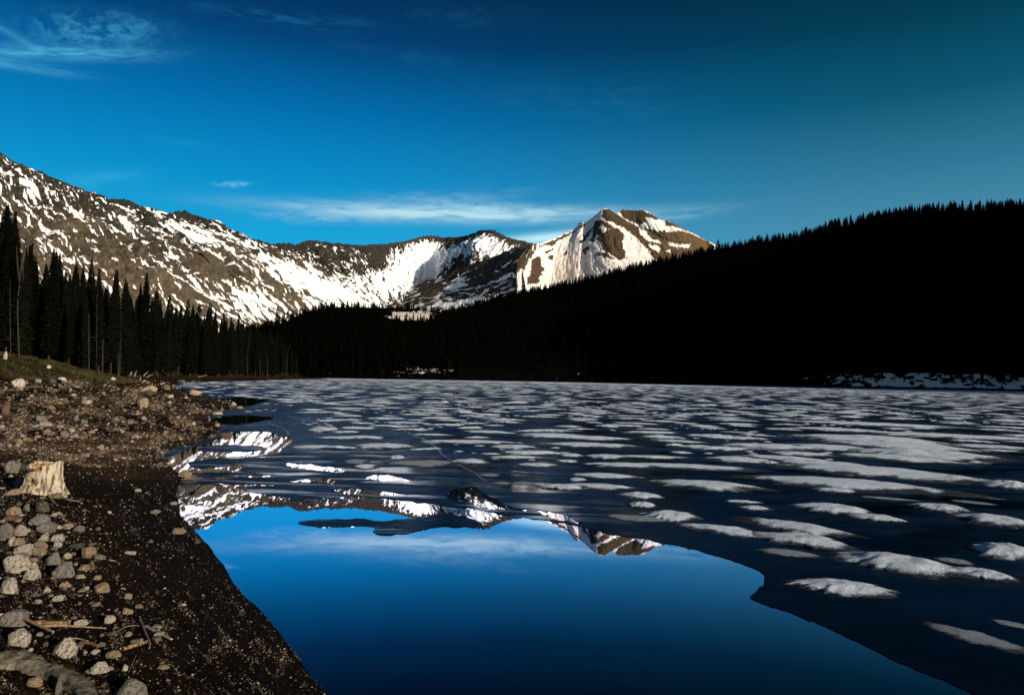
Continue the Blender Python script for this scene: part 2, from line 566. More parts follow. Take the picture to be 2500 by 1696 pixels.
def mat_water():
    m, T, p, out = mat_new('still_lake_water')
    T.nt.nodes.remove(p)
    pos = T.n('ShaderNodeNewGeometry').outputs['Position']
    lw = T.n('ShaderNodeLayerWeight'); lw.inputs[0].default_value = .5
    n = T.noise(T.mapping(pos, (1.0, .6, 1)), 2.2, 3, .5)
    nrm = T.bump(n, .05, .010)
    gl = T.n('ShaderNodeBsdfGlossy'); gl.inputs['Roughness'].default_value = 0.0
    gl.inputs['Color'].default_value = (.74, .78, 1, 1)
    T.l(nrm, gl.inputs['Normal'])
    df = T.n('ShaderNodeBsdfDiffuse'); df.inputs[0].default_value = (.0008, .0022, .006, 1)
    f = T.ramp(lw.outputs['Facing'], [(0.0, .02), (.50, .03), (.60, .07), (.66, .17), (.71, .38), (.76, .72), (.80, .94), (.85, 1.0)])
    mx = T.n('ShaderNodeMixShader')
    T.put(mx.inputs[0], f); T.l(df.outputs[0], mx.inputs[1]); T.l(gl.outputs[0], mx.inputs[2])
    T.l(mx.outputs[0], out.inputs[0])
    return m


M['water'] = mat_water()
M['crack'] = mat_simple('ice_crack_frost', (.30, .36, .42), (.08, .11, .15), 9, .6, .3, .01, None, 5, .4)

# ---------------------------------------------------------------- mountains
CREST_A = [(-760, 20), (-620, 90), (-430, 170), (-260, 250), (-150, 300), (-70, 340), (0, 375), (23, 391), (46, 408), (74, 414), (88, 421), (103, 420), (124, 437), (155, 451), (174, 463), (201, 482), (213, 486), (219, 479), (225, 478),
           (236, 483), (254, 479), (267, 488), (282, 487), (294, 486), (310, 488), (333, 505), (354, 519), (368, 521), (387, 527), (403, 534), (416, 524), (428, 516), (438, 517), (447, 514), (456, 518),
           (465, 525), (478, 532), (492, 538), (515, 542), (542, 556), (581, 573), (604, 583), (615, 587), (627, 587), (640, 591), (658, 596), (685, 596), (709, 594), (720, 600), (745, 590),
           (759, 587), (775, 588), (798, 592), (852, 597), (875, 600), (900, 597), (942, 596), (1007, 585), (1030, 578), (1050, 575), (1075, 579), (1101, 580), (1144, 574), (1174, 563),
           (1190, 561), (1198, 561), (1210, 565), (1222, 572), (1252, 585), (1286, 591), (1303, 598), (1350, 612)]
CREST_A = [(x, y + 2 * max(0.0, min(1.0, (620 - x) / 400))) for x, y in CREST_A]
# crest x : crest depth, base x, base y, base depth, bulge towards us
COL_A = [(-760, 800, 40, 1010, 420, 0), (-260, 1150, 300, 960, 800, 0), (0, 1400, 640, 890, 1120, 60), (225, 1700, 790, 850, 1500, 0), (447, 2100, 915, 810, 1980, 60), (640, 2600, 955, 795, 2360, 0),
         (759, 2950, 970, 790, 2600, 60), (852, 3200, 985, 785, 2750, 0), (942, 3450, 1000, 780, 2850, -40), (1050, 3700, 1020, 775, 2900, -160), (1120, 3650, 1045, 770, 2850, -120),
         (1198, 3250, 1090, 770, 2650, 160), (1252, 3350, 1150, 760, 2750, 60), (1303, 3300, 1240, 750, 2800, 0), (1350, 3300, 1300, 750, 2800, 0)]


def blob(px, py, cx, cy, rx, ry, rot):
    c, s = math.cos(R(rot)), math.sin(R(rot))
    a = ((px - cx) * c + (py - cy) * s) / rx; b = (-(px - cx) * s + (py - cy) * c) / ry
    return np.exp(-(a * a + b * b))


def mountain(name, crest, cols, nu, nv, key, snowf, tanf, mat, gul=70.0, amp=20.0, jag=5.0, vpow=1.0, back=350, dirtf=None, seed=1):
    crest = np.array(crest, float)
    k = crest[:, 0] if key == 'x' else crest[:, 1] if key == 'y' else np.arange(len(crest)) * 1.0
    t = np.concatenate([[0], np.cumsum(np.hypot(np.diff(crest[:, 0]), np.diff(crest[:, 1])))])
    u = np.linspace(0, t[-1], nu)
    cx = np.interp(u, t, crest[:, 0]); cy = np.interp(u, t, crest[:, 1]); kk = np.interp(u, t, k)
    C = np.array(cols, float)
    kf = np.linspace(C[0, 0], C[-1, 0], 400)
    ker = np.hanning(31); ker /= ker.sum()

    def col(i):
        f = np.interp(kf, C[:, 0], C[:, i])
        f = np.convolve(np.pad(f, 15, mode='edge'), ker, 'valid')
        return np.interp(kk, kf, f)
    cD, bx, by, bD, bu = (col(i) for i in range(1, 6))
    v = np.linspace(0, 1, nv) ** vpow
    px = cx[:, None] * (1 - v) + bx[:, None] * v
    py = cy[:, None] * (1 - v) + by[:, None] * v
    D = cD[:, None] * (1 - v) + bD[:, None] * v - bu[:, None] * np.sin(np.pi * v) ** 1.0 * 1.6
    P = at_y(px, py, D)
    # distances along the crest and down the slope, in metres
    s = np.concatenate([[0], np.cumsum(np.linalg.norm(np.diff(P[:, nv // 3], axis=0), axis=1))])[:, None] + 0 * v
    w = np.concatenate([np.zeros((nu, 1)), np.cumsum(np.linalg.norm(np.diff(P, axis=1), axis=2), axis=1)], 1)
    wx = fbm(s / 260, w / 330, 3, seed + 5) * 75
    g = ridged((s + wx) / gul, w / (gul * 7), 4, seed, .55)
    g2 = ridged((s + wx * .6) / (gul * .27), w / (gul * 1.1), 4, seed + 3, .6)
    rough = fbm(s / 22, w / 22, 4, seed + 9, .6)
    big = fbm(s / 520, w / 650, 2, seed + 11)
    env = sstep(v, 0, .20)[None, :] * .93 + .07
    fade = (1 - .55 * sstep(v, .6, 1.0))[None, :]
    h = (g * amp + g2 * amp * .34 + rough * amp * .22) * env * fade + big * amp * 1.5 * sstep(v, 0, .3)[None, :]
    du = np.gradient(P, axis=0); dv = np.gradient(P, axis=1)
    N = np.cross(du, dv); N /= np.linalg.norm(N, axis=-1, keepdims=True) + 1e-9
    toc = -(P - np.array([0, 0, CAM_H]))
    N *= np.sign((N * toc).sum(-1))[..., None]
    P2 = P + N * h[..., None]
    jg = fbm(u / 6.0, u * 0 + 3.3, 5, seed + 20, .68)
    P2[..., 2] += (jg[:, None] * jag) * (1 - sstep(v, 0, .06))[None, :]
    snow = snowf(px, py, s, w, g, g2, v[None, :], h)
    tan = np.clip(tanf(px, py, s, w, v[None, :]), 0, 1)
    dirt = dirtf(px, py, s, w) if dirtf else np.zeros_like(px)
    # far side
    nb = 6
    Bk = []
    for i in range(nb, 0, -1):
        f = i / nb
        q = P2[:, 0].copy()
        q[:, 1] += back * f * (cD / 2500); q[:, 2] -= back * .9 * f * (cD / 2500)
        q[:, 2] += (fbm(u / 30, u * 0 + i * 3.1, 3, seed + 40) * 14)
        Bk.append(q)
    P3 = np.concatenate([np.stack(Bk, 1), P2], 1)

    def ext(a):
        return np.concatenate([np.repeat(a[:, :1], nb, 1), a], 1)
    me = mesh_np(name, P3.reshape(-1, 3), grid_faces(nu, nv + nb, True), mat, True,
                 {'snow': ext(snow), 'tan': ext(tan), 'dirt': ext(dirt)})
    o = link(name, me)
    tag(o, kind='structure')
    return o, P2


def snow_A(px, py, s, w, g, g2, v, h):
    k1 = np.interp(px[:, 0], [0, 450, 900, 1200], [1.75, 1.25, .95, .95])
    s1 = s[:, 0]
    s = np.concatenate([[0], np.cumsum(np.diff(s1) * k1[1:])])[:, None] + 0 * w
    wx = fbm(s / 150, w / 260, 3, 71) * 26
    line = ridged((s + wx * 1.2) / 19, w / 240, 2, 75, .6)
    line2 = ridged((s + wx * .9) / 9, w / 150, 2, 79, .6)
    st = fbm((s + wx) / 10, w / 150, 4, 61, .64)
    bl = fbm(s / 30, w / 90, 4, 66, .65)
    fine = fbm((s + wx) / 5.0, w / 46, 3, 63, .7)
    b = np.full(px.shape, -.02)
    b = b - .17 * (1 - sstep(v, .01, .10)) - .26 * (1 - sstep(v, .0, .06)) - .10 * (1 - sstep(v, .05, .20)) - .05 * sstep(px, 200, 0)
    for (cx, cy, rx, ry, rot, a) in [(640, 672, 150, 22, 32, .42), (430, 585, 60, 14, 40, .30), (760, 715, 120, 20, 24, .40), (600, 757, 110, 20, 28, .36), (860, 740, 110, 28, 10, .30),
                                     (40, 455, 60, 8, 40, .25), (110, 560, 70, 8, 42, .22), (300, 560, 70, 10, 40, .15), (420, 690, 60, 12, 38, .20), (480, 620, 90, 16, 38, .25),
                                     (1010, 640, 60, 55, 0, .40), (960, 690, 70, 24, 0, .50), (1060, 630, 40, 40, -40, .35), (1170, 600, 45, 30, -35, .34), (1090, 640, 90, 16, -35, .30),
                                     (905, 640, 18, 40, 20, -.10), (915, 625, 26, 40, 15, -.30), (1125, 585, 36, 14, -25, -.30), (1130, 640, 30, 18, -30, -.28), (980, 720, 60, 25, 0, .02),
                                     (1215, 620, 30, 26, -30, .25), (800, 640, 26, 46, 25, -.18), (300, 680, 130, 40, 35, -.14), (530, 715, 60, 26, 35, -.24), (860, 700, 60, 16, 15, .2), (1260, 578, 36, 8, 22, -.6)]:
        b = b + a * blob(px, py, cx, cy, rx, ry, rot)
    q = st * .62 + bl * .26 + fine * .40 - g * .10 - g2 * .12 + b * .80 - .025 + .55 * np.clip(line - .52, 0, 1) * (.4 + bl) + .40 * np.clip(line2 - .6, 0, 1)
    return np.clip(.5 + q * 3.2, -.2, 1.2)


def tan_A(px, py, s, w, v):
    return sstep(v + fbm(s / 140, w / 90, 3, 88) * .35 + .12 * sstep(px, 300, 0), .22, .66) * sstep(px, 1000, 600) * .9 + .06 + .25 * blob(px, py, 1130, 650, 40, 25, 0)


def tan_none(px, py, s, w, v):
    return .25 + .5 * fbm(s / 80, w / 80, 3, 8) + sstep(px, 1250, 1290)


mountain('mountain_ridge', CREST_A, COL_A, 1400, 400, 'x', snow_A, tan_A, M['mtn'], gul=80, amp=33, jag=12, vpow=.92, seed=3)

# shaded spur left of the high peak; its fall line runs down to the left
SPUR = [(1318, 592), (1303, 598), (1290, 612), (1280, 640), (1278, 670), (1284, 700), (1284, 730), (1290, 775)]
COL_B = [(0, 2560, 1030, 690, 3050, 0), (1, 2520, 985, 728, 3050, -20), (2, 2480, 960, 748, 3000, -30), (4, 2380, 950, 762, 2900, -30), (6, 2300, 1000, 778, 2600, 0), (7, 2260, 1040, 800, 2400, 0)]


def snow_B(px, py, s, w, g, g2, v, h):
    st = fbm((s + fbm(s / 90, w / 120, 2, 7) * 40) / 17, w / 120, 4, 161, .6)
    bl = fbm(s / 50, w / 90, 3, 166, .6)
    b = -.06 + .35 * blob(px, py, 1110, 700, 40, 12, -25) + .30 * blob(px, py, 1120, 745, 130, 14, -10) - .25 * blob(px, py, 1060, 712, 36, 14, -28) \
        - .22 * blob(px, py, 1190, 668, 60, 16, -30) - .20 * blob(px, py, 1150, 655, 80, 8, -18) - .1 * blob(px, py, 1270, 640, 12, 60, 0)
    return np.clip(.5 + (st * .75 + bl * .4 - g * .16 + b) * 3.2, -.2, 1.2)


mountain('mountain_spur', SPUR, COL_B, 300, 380, 'i', snow_B, tan_none, M['mtn'], gul=60, amp=13, jag=1, seed=13, back=120)

# the high pyramid peak
CREST_C = [(1262, 640), (1275, 618), (1290, 604), (1312, 597), (1335, 589), (1359, 580), (1380, 570), (1402, 559), (1408, 553), (1416, 543), (1422, 541), (1426, 548), (1445, 533), (1467, 514), (1474, 510), (1480, 509), (1486, 511),
           (1497, 518), (1531, 540), (1553, 552), (1582, 563), (1610, 580), (1650, 604), (1700, 636), (1760, 670), (1830, 700)]
COL_C = [(1262, 2420, 1262, 790, 2250, 0), (1312, 2600, 1290, 790, 2250, 0), (1359, 2750, 1322, 790, 2260, -50), (1402, 2800, 1370, 780, 2260, -25), (1440, 2790, 1430, 770, 2250, 0),
         (1480, 2760, 1500, 760, 2220, 14), (1531, 2750, 1600, 740, 2220, 10), (1600, 2750, 1700, 730, 2200, 0), (1700, 2750, 1800, 730, 2250, 20), (1830, 2750, 1900, 740, 2300, 0)]


def zc(pts):
    return [(1250 + x * .22375, 480 + y * .22375) for x, y in pts]


ROCK_C = [zc(p) for p in [
    [(1000, 150), (1050, 125), (1250, 250), (1420, 330), (1800, 470), (2100, 700), (1700, 660), (1520, 640), (1480, 570), (1400, 520), (1350, 450), (1300, 418), (1230, 362), (1120, 312), (1025, 272), (980, 210)],
    [(930, 260), (1000, 275), (1090, 335), (1165, 385), (1225, 440), (1200, 520), (1240, 620), (1245, 690), (1160, 700), (1060, 620), (980, 590), (985, 520), (940, 480), (900, 530), (860, 500), (900, 430), (890, 350)],
    [(820, 430), (740, 500), (720, 550), (800, 510), (860, 440), (900, 340), (850, 370)],
    [(330, 520), (420, 490), (560, 420), (700, 360), (820, 270), (900, 215), (860, 260), (720, 380), (640, 420), (480, 500), (440, 545), (400, 530), (250, 560)],
    [(340, 610), (430, 570), (430, 600), (360, 635)], [(370, 650), (440, 640), (420, 700), (370, 710)], [(560, 660), (610, 600), (600, 650), (570, 680)],
    [(720, 290), (760, 265), (785, 295), (740, 320)],
    [(1520, 640), (1480, 540), (1620, 600), (1800, 560), (1800, 700), (1600, 700)],
    [(60, 560), (240, 530), (230, 620), (180, 680), (130, 800), (60, 830), (-100, 900), (-100, 560)],
    [(180, 700), (290, 650), (330, 800), (290, 860), (270, 960), (150, 960), (150, 900), (200, 850)],
    [(790, 580), (860, 560), (850, 600), (800, 660)], [(900, 640), (1040, 620), (1130, 700), (1080, 690), (960, 660)],
    [(600, 700), (-1, -1), (-1, -2)],
]]
SNOW_C = [zc(p) for p in [
    [(1070, 290), (1120, 310), (1110, 350), (1070, 330)], [(1110, 350), (1200, 340), (1290, 430), (1250, 450), (1210, 390), (1140, 370)],
    [(960, 370), (1000, 320), (1050, 380), (1020, 420)], [(1380, 340), (1470, 380), (1500, 470), (1620, 500), (1610, 520), (1480, 490), (1390, 420)],
    [(1480, 530), (1610, 540), (1610, 600), (1520, 580)], [(1700, 510), (1830, 540), (1930, 535), (1920, 580), (1820, 570), (1710, 530)], [(1680, 580), (1730, 590), (1720, 610), (1680, 600)],
    [(100, 840), (180, 720), (200, 760), (160, 860), (150, 950), (110, 900)], [(170, 680), (250, 640), (270, 660), (200, 690)],
    [(900, 470), (940, 420), (960, 460), (920, 490)]]]


def snow_C(px, py, s, w, g, g2, v, h):
    jx = fbm(px / 9, py / 9, 5, 201, .75) * 10; jy = fbm(px / 9, py / 9, 5, 202, .75) * 10
    X = px + jx; Y = py + jy
    r = np.zeros(px.shape, bool)
    for p in ROCK_C:
        r |= in_poly(X, Y, p)
    for p in SNOW_C:
        r &= ~in_poly(X, Y, p)
    sp = fbm(px / 3.5, py / 3.5, 3, 207, .6)
    q = np.where(r, 0.02 + sp * .75 + .25 * fbm(px / 9, py / 5, 3, 208), 1.0 - .35 * np.clip(fbm(px / 4, py / 9, 4, 209, .7) - .25, 0, 1) * 4)
    return q


def tan_C(px, py, s, w, v):
    return .22 + .5 * sstep(px, 1560, 1700) + .35 * fbm(s / 60, w / 60, 3, 9) + .2 * sstep(px, 1290, 1260)


def dirt_C(px, py, s, w):
    return np.clip(.12 + fbm(s / 40, w / 40, 4, 99) * .9 + .30 * blob(px, py, 1540, 600, 22, 14, 30) + .25 * blob(px, py, 1400, 680, 120, 50, 0) + .35 * blob(px, py, 1325, 660, 14, 50, 0), 0, 1)


mountain('mountain_peak', CREST_C, COL_C, 620, 400, 'x', snow_C, tan_C, M['peak'], gul=120, amp=11, jag=2, seed=23, dirtf=dirt_C)

# the peak behind it
CREST_D = [(1440, 600), (1490, 540), (1500, 526), (1510, 518), (1520, 512), (1530, 513), (1545, 514), (1566, 513), (1580, 516), (1596, 527), (1606, 533), (1612, 537), (1632, 540), (1656, 552), (1680, 564), (1699, 573), (1729, 589), (1780, 615), (1860, 660), (1950, 700)]
COL_D = [(1440, 3700, 1440, 700, 3400, 0), (1530, 3800, 1600, 690, 3300, 0), (1600, 3750, 1680, 680, 3200, 40), (1700, 3700, 1780, 690, 3200, 0), (1950, 3700, 1990, 740, 3200, 0)]
ROCK_D = [zc(p) for p in [
    [(1150, 150), (1300, 140), (1430, 150), (1560, 212), (1600, 250), (1520, 240), (1450, 235), (1470, 270), (1400, 315), (1300, 280), (1220, 230)],
    [(1400, 170), (1500, 210), (1590, 245), (1560, 255), (1450, 200)], [(1660, 260), (1720, 270), (1800, 310), (1740, 330), (1660, 320), (1690, 290)],
    [(1690, 262), (1750, 280), (1850, 335), (1950, 385), (2150, 470), (2150, 505), (2060, 450), (1980, 402), (1890, 375), (1800, 345), (1720, 332), (1660, 318)],
    [(1590, 378), (1700, 398), (1760, 394), (1870, 390), (1960, 414), (2060, 456), (2200, 530), (2200, 700), (1500, 700), (1450, 350)]]]


def snow_D(px, py, s, w, g, g2, v, h):
    X = px + fbm(px / 7, py / 7, 4, 211, .65) * 6; Y = py + fbm(px / 7, py / 7, 4, 212, .65) * 6
    r = np.zeros(px.shape, bool)
    for p in ROCK_D:
        r |= in_poly(X, Y, p)
    for p in SNOW_C[5:7]:
        r &= ~in_poly(X, Y, p)
    return np.where(r, .1 + fbm(px / 3, py / 5, 3, 217) * .8 * (px < 1600), 1.0)


mountain('mountain_peak', CREST_D, COL_D, 360, 240, 'x', snow_D, lambda px, py, s, w, v: .25 + .75 * sstep(px, 1590, 1690), M['peak'], gul=90, amp=12, jag=3, seed=33)


# ---------------------------------------------------------------- forested hills
def hill(name, cols, nu, nv, seed, snowf, prof):
    """cols: crest px, crest py, crest depth, shore px, shore depth"""
    C = np.array(cols, float)
    t = np.arange(len(C))
    u = np.linspace(0, len(C) - 1, nu)
    ker = np.hanning(2 * (nu // 26) + 1); ker /= ker.sum()

    def sm(a):
        return np.convolve(np.pad(a, len(ker) // 2, mode='reflect', reflect_type='odd'), ker, 'valid')
    cpx, cpy, cD, spx, sD = (sm(np.interp(u, t, C[:, i])) for i in range(5))
    A = at_y(cpx, cpy, cD)
    hor = at_y(spx, spx * 0 + 930, sD)
    B = np.stack([hor[:, 0], sD, np.full(nu, -1.5)], -1)
    v = 1 - (1 - np.linspace(0, 1, nv)) ** 2        # 0 crest, 1 shore; finer rows at the shore
    P = A[:, None, :] * (1 - v)[None, :, None] + B[:, None, :] * v[None, :, None]
    hz = A[:, 2:3] * prof(1 - v)[None, :]
    P[..., 2] = hz - 1.5 * v
    P[..., 2] += fbm(P[..., 0] / 60, P[..., 1] / 60, 4, seed) * 6 * np.sin(np.pi * v) + fbm(P[..., 0] / 9, P[..., 1] / 9, 3, seed + 4) * .9 * sstep(v, 0, .1)
    back = []
    for i in range(5, 0, -1):
        q = P[:, 0].copy(); q[:, 1] += 50 * i; q[:, 0] += 18 * i; q[:, 2] -= 16 * i
        back.append(q)
    P3 = np.concatenate([np.stack(back, 1), P], 1)
    ppx, ppy = project(P3)
    me = mesh_np(name, P3.reshape(-1, 3), grid_faces(nu, nv + 5, True), M['hill'], True, {'snow': snowf(ppx, ppy, P3)})
    o = link(name, me)
    tag(o, kind='structure')
    return P


def prof_r(f):
    # steep little bank at the shore, then the long slope
    return .025 * sstep(f, 0.0, .05) + .975 * np.clip(f - .012, 0, 1) ** 1.03


def snow_hill(px, py, P):
    n = fbm(P[..., 0] / 9, P[..., 1] / 9, 5, 301, .68) * .8 + fbm(P[..., 0] / 6 + 7, P[..., 2] / .9, 4, 305, .65) * .6
    z = P[..., 2]
    lowband = sstep(z, .9, 1.7) * sstep(z, 13, 6)
    wt = -.17 + .55 * sstep(px, 1850, 2150) + .10 * sstep(px, 1250, 900) + .40 * blob(px, py, 1030, 902, 90, 16, 0) + .25 * blob(px, py, 1560, 925, 60, 8, 0)
    return np.clip(.5 + (n * 1.0 + wt - .32) * 3, -.2, 1.1) * lowband


def snow_knoll(px, py, P):
    n = fbm(P[..., 0] / 25, P[..., 1] / 60, 4, 311, .55)
    b = -.75 + 1.6 * blob(px, py, 1005, 772, 62, 12, 2) + .9 * blob(px, py, 1075, 752, 60, 12, -10)
    return np.clip(.5 + (n * .8 + b) * 3, -.2, 1.1)


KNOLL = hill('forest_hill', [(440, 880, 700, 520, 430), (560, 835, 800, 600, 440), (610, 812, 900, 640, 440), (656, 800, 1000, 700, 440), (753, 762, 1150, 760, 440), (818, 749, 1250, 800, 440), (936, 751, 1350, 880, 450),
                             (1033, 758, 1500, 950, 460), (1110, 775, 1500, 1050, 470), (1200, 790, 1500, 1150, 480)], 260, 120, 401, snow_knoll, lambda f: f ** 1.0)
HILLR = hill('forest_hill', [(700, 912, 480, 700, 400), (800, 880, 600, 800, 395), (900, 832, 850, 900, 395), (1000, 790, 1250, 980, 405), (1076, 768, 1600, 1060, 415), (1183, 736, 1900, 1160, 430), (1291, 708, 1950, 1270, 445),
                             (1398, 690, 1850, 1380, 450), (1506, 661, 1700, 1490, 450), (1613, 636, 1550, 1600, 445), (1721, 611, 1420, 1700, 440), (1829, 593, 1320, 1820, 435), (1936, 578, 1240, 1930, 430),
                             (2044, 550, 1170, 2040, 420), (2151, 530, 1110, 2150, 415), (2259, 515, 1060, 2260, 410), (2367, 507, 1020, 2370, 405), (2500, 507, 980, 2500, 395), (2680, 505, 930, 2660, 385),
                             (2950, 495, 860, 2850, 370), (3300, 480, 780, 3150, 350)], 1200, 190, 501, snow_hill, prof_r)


def off_frame_shade_ridge():
    """unseen ridge added to keep the low sun off far shore and wooded hill"""
    crest = np.array([(1250, 900, 480), (1280, 500, 520), (1300, 100, 520), (1250, -200, 500), (1150, -420, 430), (1020, -600, 230), (940, -720, 50), (900, -820, -5)], float)
    t = np.arange(len(crest)); u = np.linspace(0, len(crest) - 1, 160)
    c = np.stack([np.interp(u, t, crest[:, i]) for i in range(3)], -1)
    rows = []
    for f in np.linspace(-1, 1, 60):
        q = c.copy()
        q[:, 0] += f * 620
        q[:, 2] = c[:, 2] * (1 - abs(f) ** 1.1) - 3 + fbm(u * 3, u * 0 + f * 5, 4, 77) * 9 * (1 - abs(f))
        rows.append(q)
    P = np.stack(rows, 1)
    me = mesh_np('forest_hill', P.reshape(-1, 3), grid_faces(160, 60), M['hill'], True, {'snow': np.zeros(P.shape[:2])})
    tag(link('forest_hill', me), kind='structure')  # shares the hills' name, but is an added ridge out of view, casting shade


off_frame_shade_ridge()

# ---------------------------------------------------------------- the left shore
SH_PX = [(805, 1696), (760, 1640), (722, 1590), (688, 1545), (645, 1500), (602, 1460), (570, 1415), (538, 1372), (508, 1330), (490, 1310), (468, 1290), (444, 1261), (430, 1213), (436, 1185), (452, 1165), (424, 1144),
         (400, 1110), (427, 1096), (482, 1082), (527, 1065), (549, 1041), (512, 1024), (518, 1012), (551, 1003), (580, 995), (566, 979), (520, 970), (489, 965), (440, 948), (413, 938), (440, 933.5), (500, 931.5), (585, 930.5), (654, 927), (730, 926.0), (800, 925.2)]
_sp = at_z([p[0] for p in SH_PX], [p[1] for p in SH_PX])
SHORE = [(1.0, -60.0), (1.6, -8.0), (0.9, -1.0), (0.1, 1.2), (-.5, 2.8)] + [(float(a), float(b)) for a, b, _ in _sp] + [(-88.0, 345.0), (-120.0, 365.0), (-260.0, 400.0)]
TOE = [(-30.0, -80.0), (-40.0, 10.0), (-52.0, 50.0), (-47.5, 70.0), (-46.5, 77.0), (-45.0, 84.0), (-54.0, 108.0), (-70.0, 128.0), (-76.0, 150.0), (-75.0, 190.0), (-86.0, 235.0), (-93.0, 300.0), (-97.0, 330.0), (-140.0, 350.0), (-300.0, 400.0)]


def ground_z(x, y, fine=True):
    x = np.asarray(x, float); y = np.asarray(y, float)
    d, sd = seg_dist(x, y, SHORE)
    s = d * sd                                        # + on land
    dt, sdt = seg_dist(x, y, TOE)
    b = dt * sdt
    r = np.hypot(x, y)
    z = np.where(s > 0, .115 * np.minimum(s, 1.8) + .040 * np.clip(s - 1.8, 0, 20), .12 * np.maximum(s, -25))
    z = z + 2.5 * sstep(b, -1, 15) + .055 * np.clip(b - 6, 0, 60) + .20 * np.clip(b - 60, 0, 400)
    k = sstep(s, -.1, 3)
    z = z + fbm(x / 5, y / 5, 3, 601) * .07 * k + fbm(x / 24, y / 24, 3, 602) * .22 * sstep(s, 3, 15) + fbm(x / 6, y / 6, 3, 603) * .45 * sstep(b, 0, 10)
    z = z + fbm(x / 1.1, y / 1.1, 3, 604) * .022 * (.25 * sstep(s, -2, -.5) + .75 * sstep(s, .1, .9)) * sstep(r, 120, 30)
    # shallow pools just behind the waterline
    pool = sstep(fbm(x / .9 + 4, y / 1.6, 3, 609, .5), .02, .22) * sstep(s, .15, .45) * sstep(s, 1.25, .75) * sstep(y, 7.6, 9.5) * sstep(y, 60, 40)
    z = z - pool * .0
    # old water lines along the beach
    z = z + .012 * np.sin(s * 7.0 + fbm(x / 2, y / 2, 2, 608) * 3) * sstep(s, .2, .8) * sstep(s, 6, 2)
    if fine:
        z = z + fbm(x / .16, y / .16, 3, 605, .6) * .010 * sstep(r, 40, 12) * sstep(s, .1, .8)
    return z, s, b


def build_ground():
    az = np.concatenate([np.linspace(-150, -46, 90)[:-1], np.linspace(-46, -6, 500), np.linspace(-6, 100, 60)[1:]])
    rr = np.concatenate([np.linspace(.3, 2.6, 12)[:-1], np.geomspace(2.6, 60, 420)[:-1], np.geomspace(60, 900, 170)])
    A, RR = np.meshgrid(np.radians(az), rr, indexing='ij')
    X = RR * np.sin(A); Y = RR * np.cos(A)
    Z, s, b = ground_z(X, Y)
    Z = np.where(X > 30, np.minimum(Z, -2), Z)
    grass = sstep(b + fbm(X / 3, Y / 3, 4, 611) * 5, 0, 3.0)
    wet = sstep(Z, .13, .015) * .9 + .35 * sstep(fbm(X / 2.2, Y / 3.5, 4, 612), .05, .3) * sstep(s, 8, 1)
    px, py = project(np.stack([X, np.maximum(Y, .5), Z], -1))
    # two sandy drift bands with pale grit
    sand = sstep(fbm(X / 5, Y / 7, 4, 613), -.25, .2) * sstep(Y, 10, 17) * (.45 + .55 * sstep(Y, 60, 30))
    V = np.stack([X, Y, Z], -1)
    me = mesh_np('ground', V.reshape(-1, 3), grid_faces(len(az), len(rr), True), M['ground'], True,
                 {'grass': grass, 'wet': np.clip(wet, 0, 1), 'sand': np.clip(sand, 0, 1)})
    tag(link('ground', me), kind='structure')


build_ground()

# lake bed and water
bmw = bmesh.new()
bmesh.ops.create_circle(bmw, cap_ends=True, cap_tris=False, segments=96, radius=9000)
mw = bpy.data.meshes.new('water'); bmw.to_mesh(mw); bmw.free(); mw.materials.append(M['water'])
tag(link('water', mw), kind='structure')


def ground_at(px, py):
    """where the line of sight through a pixel meets the shore"""
    z = 0.0
    for _ in range(26):
        p = at_z(px, py, z)
        zz = float(ground_z(np.array([p[0]]), np.array([p[1]]), False)[0][0])
        dz = min(zz, 1.7) - z
        z = z + dz * .5
        if abs(dz) < .003:
            break
    return Vector((p[0], p[1], zz))


# ---------------------------------------------------------------- ice
def z6(pts):
    return [(400 + x * .4303, 900 + y * .4303) for x, y in pts]


ICE_EDGE = [(443, 1181), (500, 1183), (559, 1185), (624, 1202), (684, 1213), (744, 1221), (800, 1217), (856, 1210), (925, 1217), (1002, 1228), (1090, 1237), (1175, 1246), (1261, 1262), (1347, 1272), (1410, 1281),
            (1480, 1299), (1592, 1319), (1675, 1337), (1750, 1356), (1810, 1376), (1868, 1403), (1866, 1431), (1840, 1447), (1826, 1460), (1894, 1483), (1944, 1500), (2028, 1533), (2100, 1568), (2173, 1606), (2285, 1656), (2400, 1700), (2560, 1780)]
HOLES = [z6(p) for p in [
    [(40, 500), (130, 460), (290, 405), (400, 356), (590, 355), (650, 378), (735, 398), (705, 440), (645, 482), (500, 497), (350, 500), (240, 512), (150, 530), (190, 575), (270, 560), (470, 540), (440, 572), (520, 598), (640, 612),
     (600, 618), (440, 612), (380, 622), (200, 628), (90, 655), (0, 650), (0, 560)],
    [(670, 528), (830, 545), (1000, 562), (1044, 582), (980, 592), (860, 578), (700, 556)],
    [(1120, 628), (1180, 602), (1260, 600), (1400, 634), (1530, 632), (1500, 642), (1330, 641), (1200, 634)],
    [(830, 630), (960, 624), (1010, 652), (1060, 655), (900, 652)],
    [(940, 690), (1080, 672), (1180, 690), (1270, 702), (1420, 722), (1030, 716), (1000, 708)],
    [(180, 650), (500, 655), (640, 660), (660, 664), (400, 668)],
    [(1580, 728), (1600, 700), (1760, 662), (1800, 700), (1930, 768), (2080, 808), (1900, 800), (1740, 770)],
    [(2080, 800), (2220, 812), (2310, 846), (2400, 880), (2330, 872), (2230, 862)],
    [(300, 172), (420, 160), (560, 168), (620, 176), (540, 196), (500, 212), (400, 215), (330, 195)],
    [(240, 292), (300, 272), (480, 262), (640, 276), (560, 300), (430, 318), (330, 316)],
    [(690, 640), (820, 625), (860, 640), (780, 646)],
    [(1230, 740), (1400, 752), (1330, 744), (1600, 775), (1560, 785), (1400, 764)],
]]
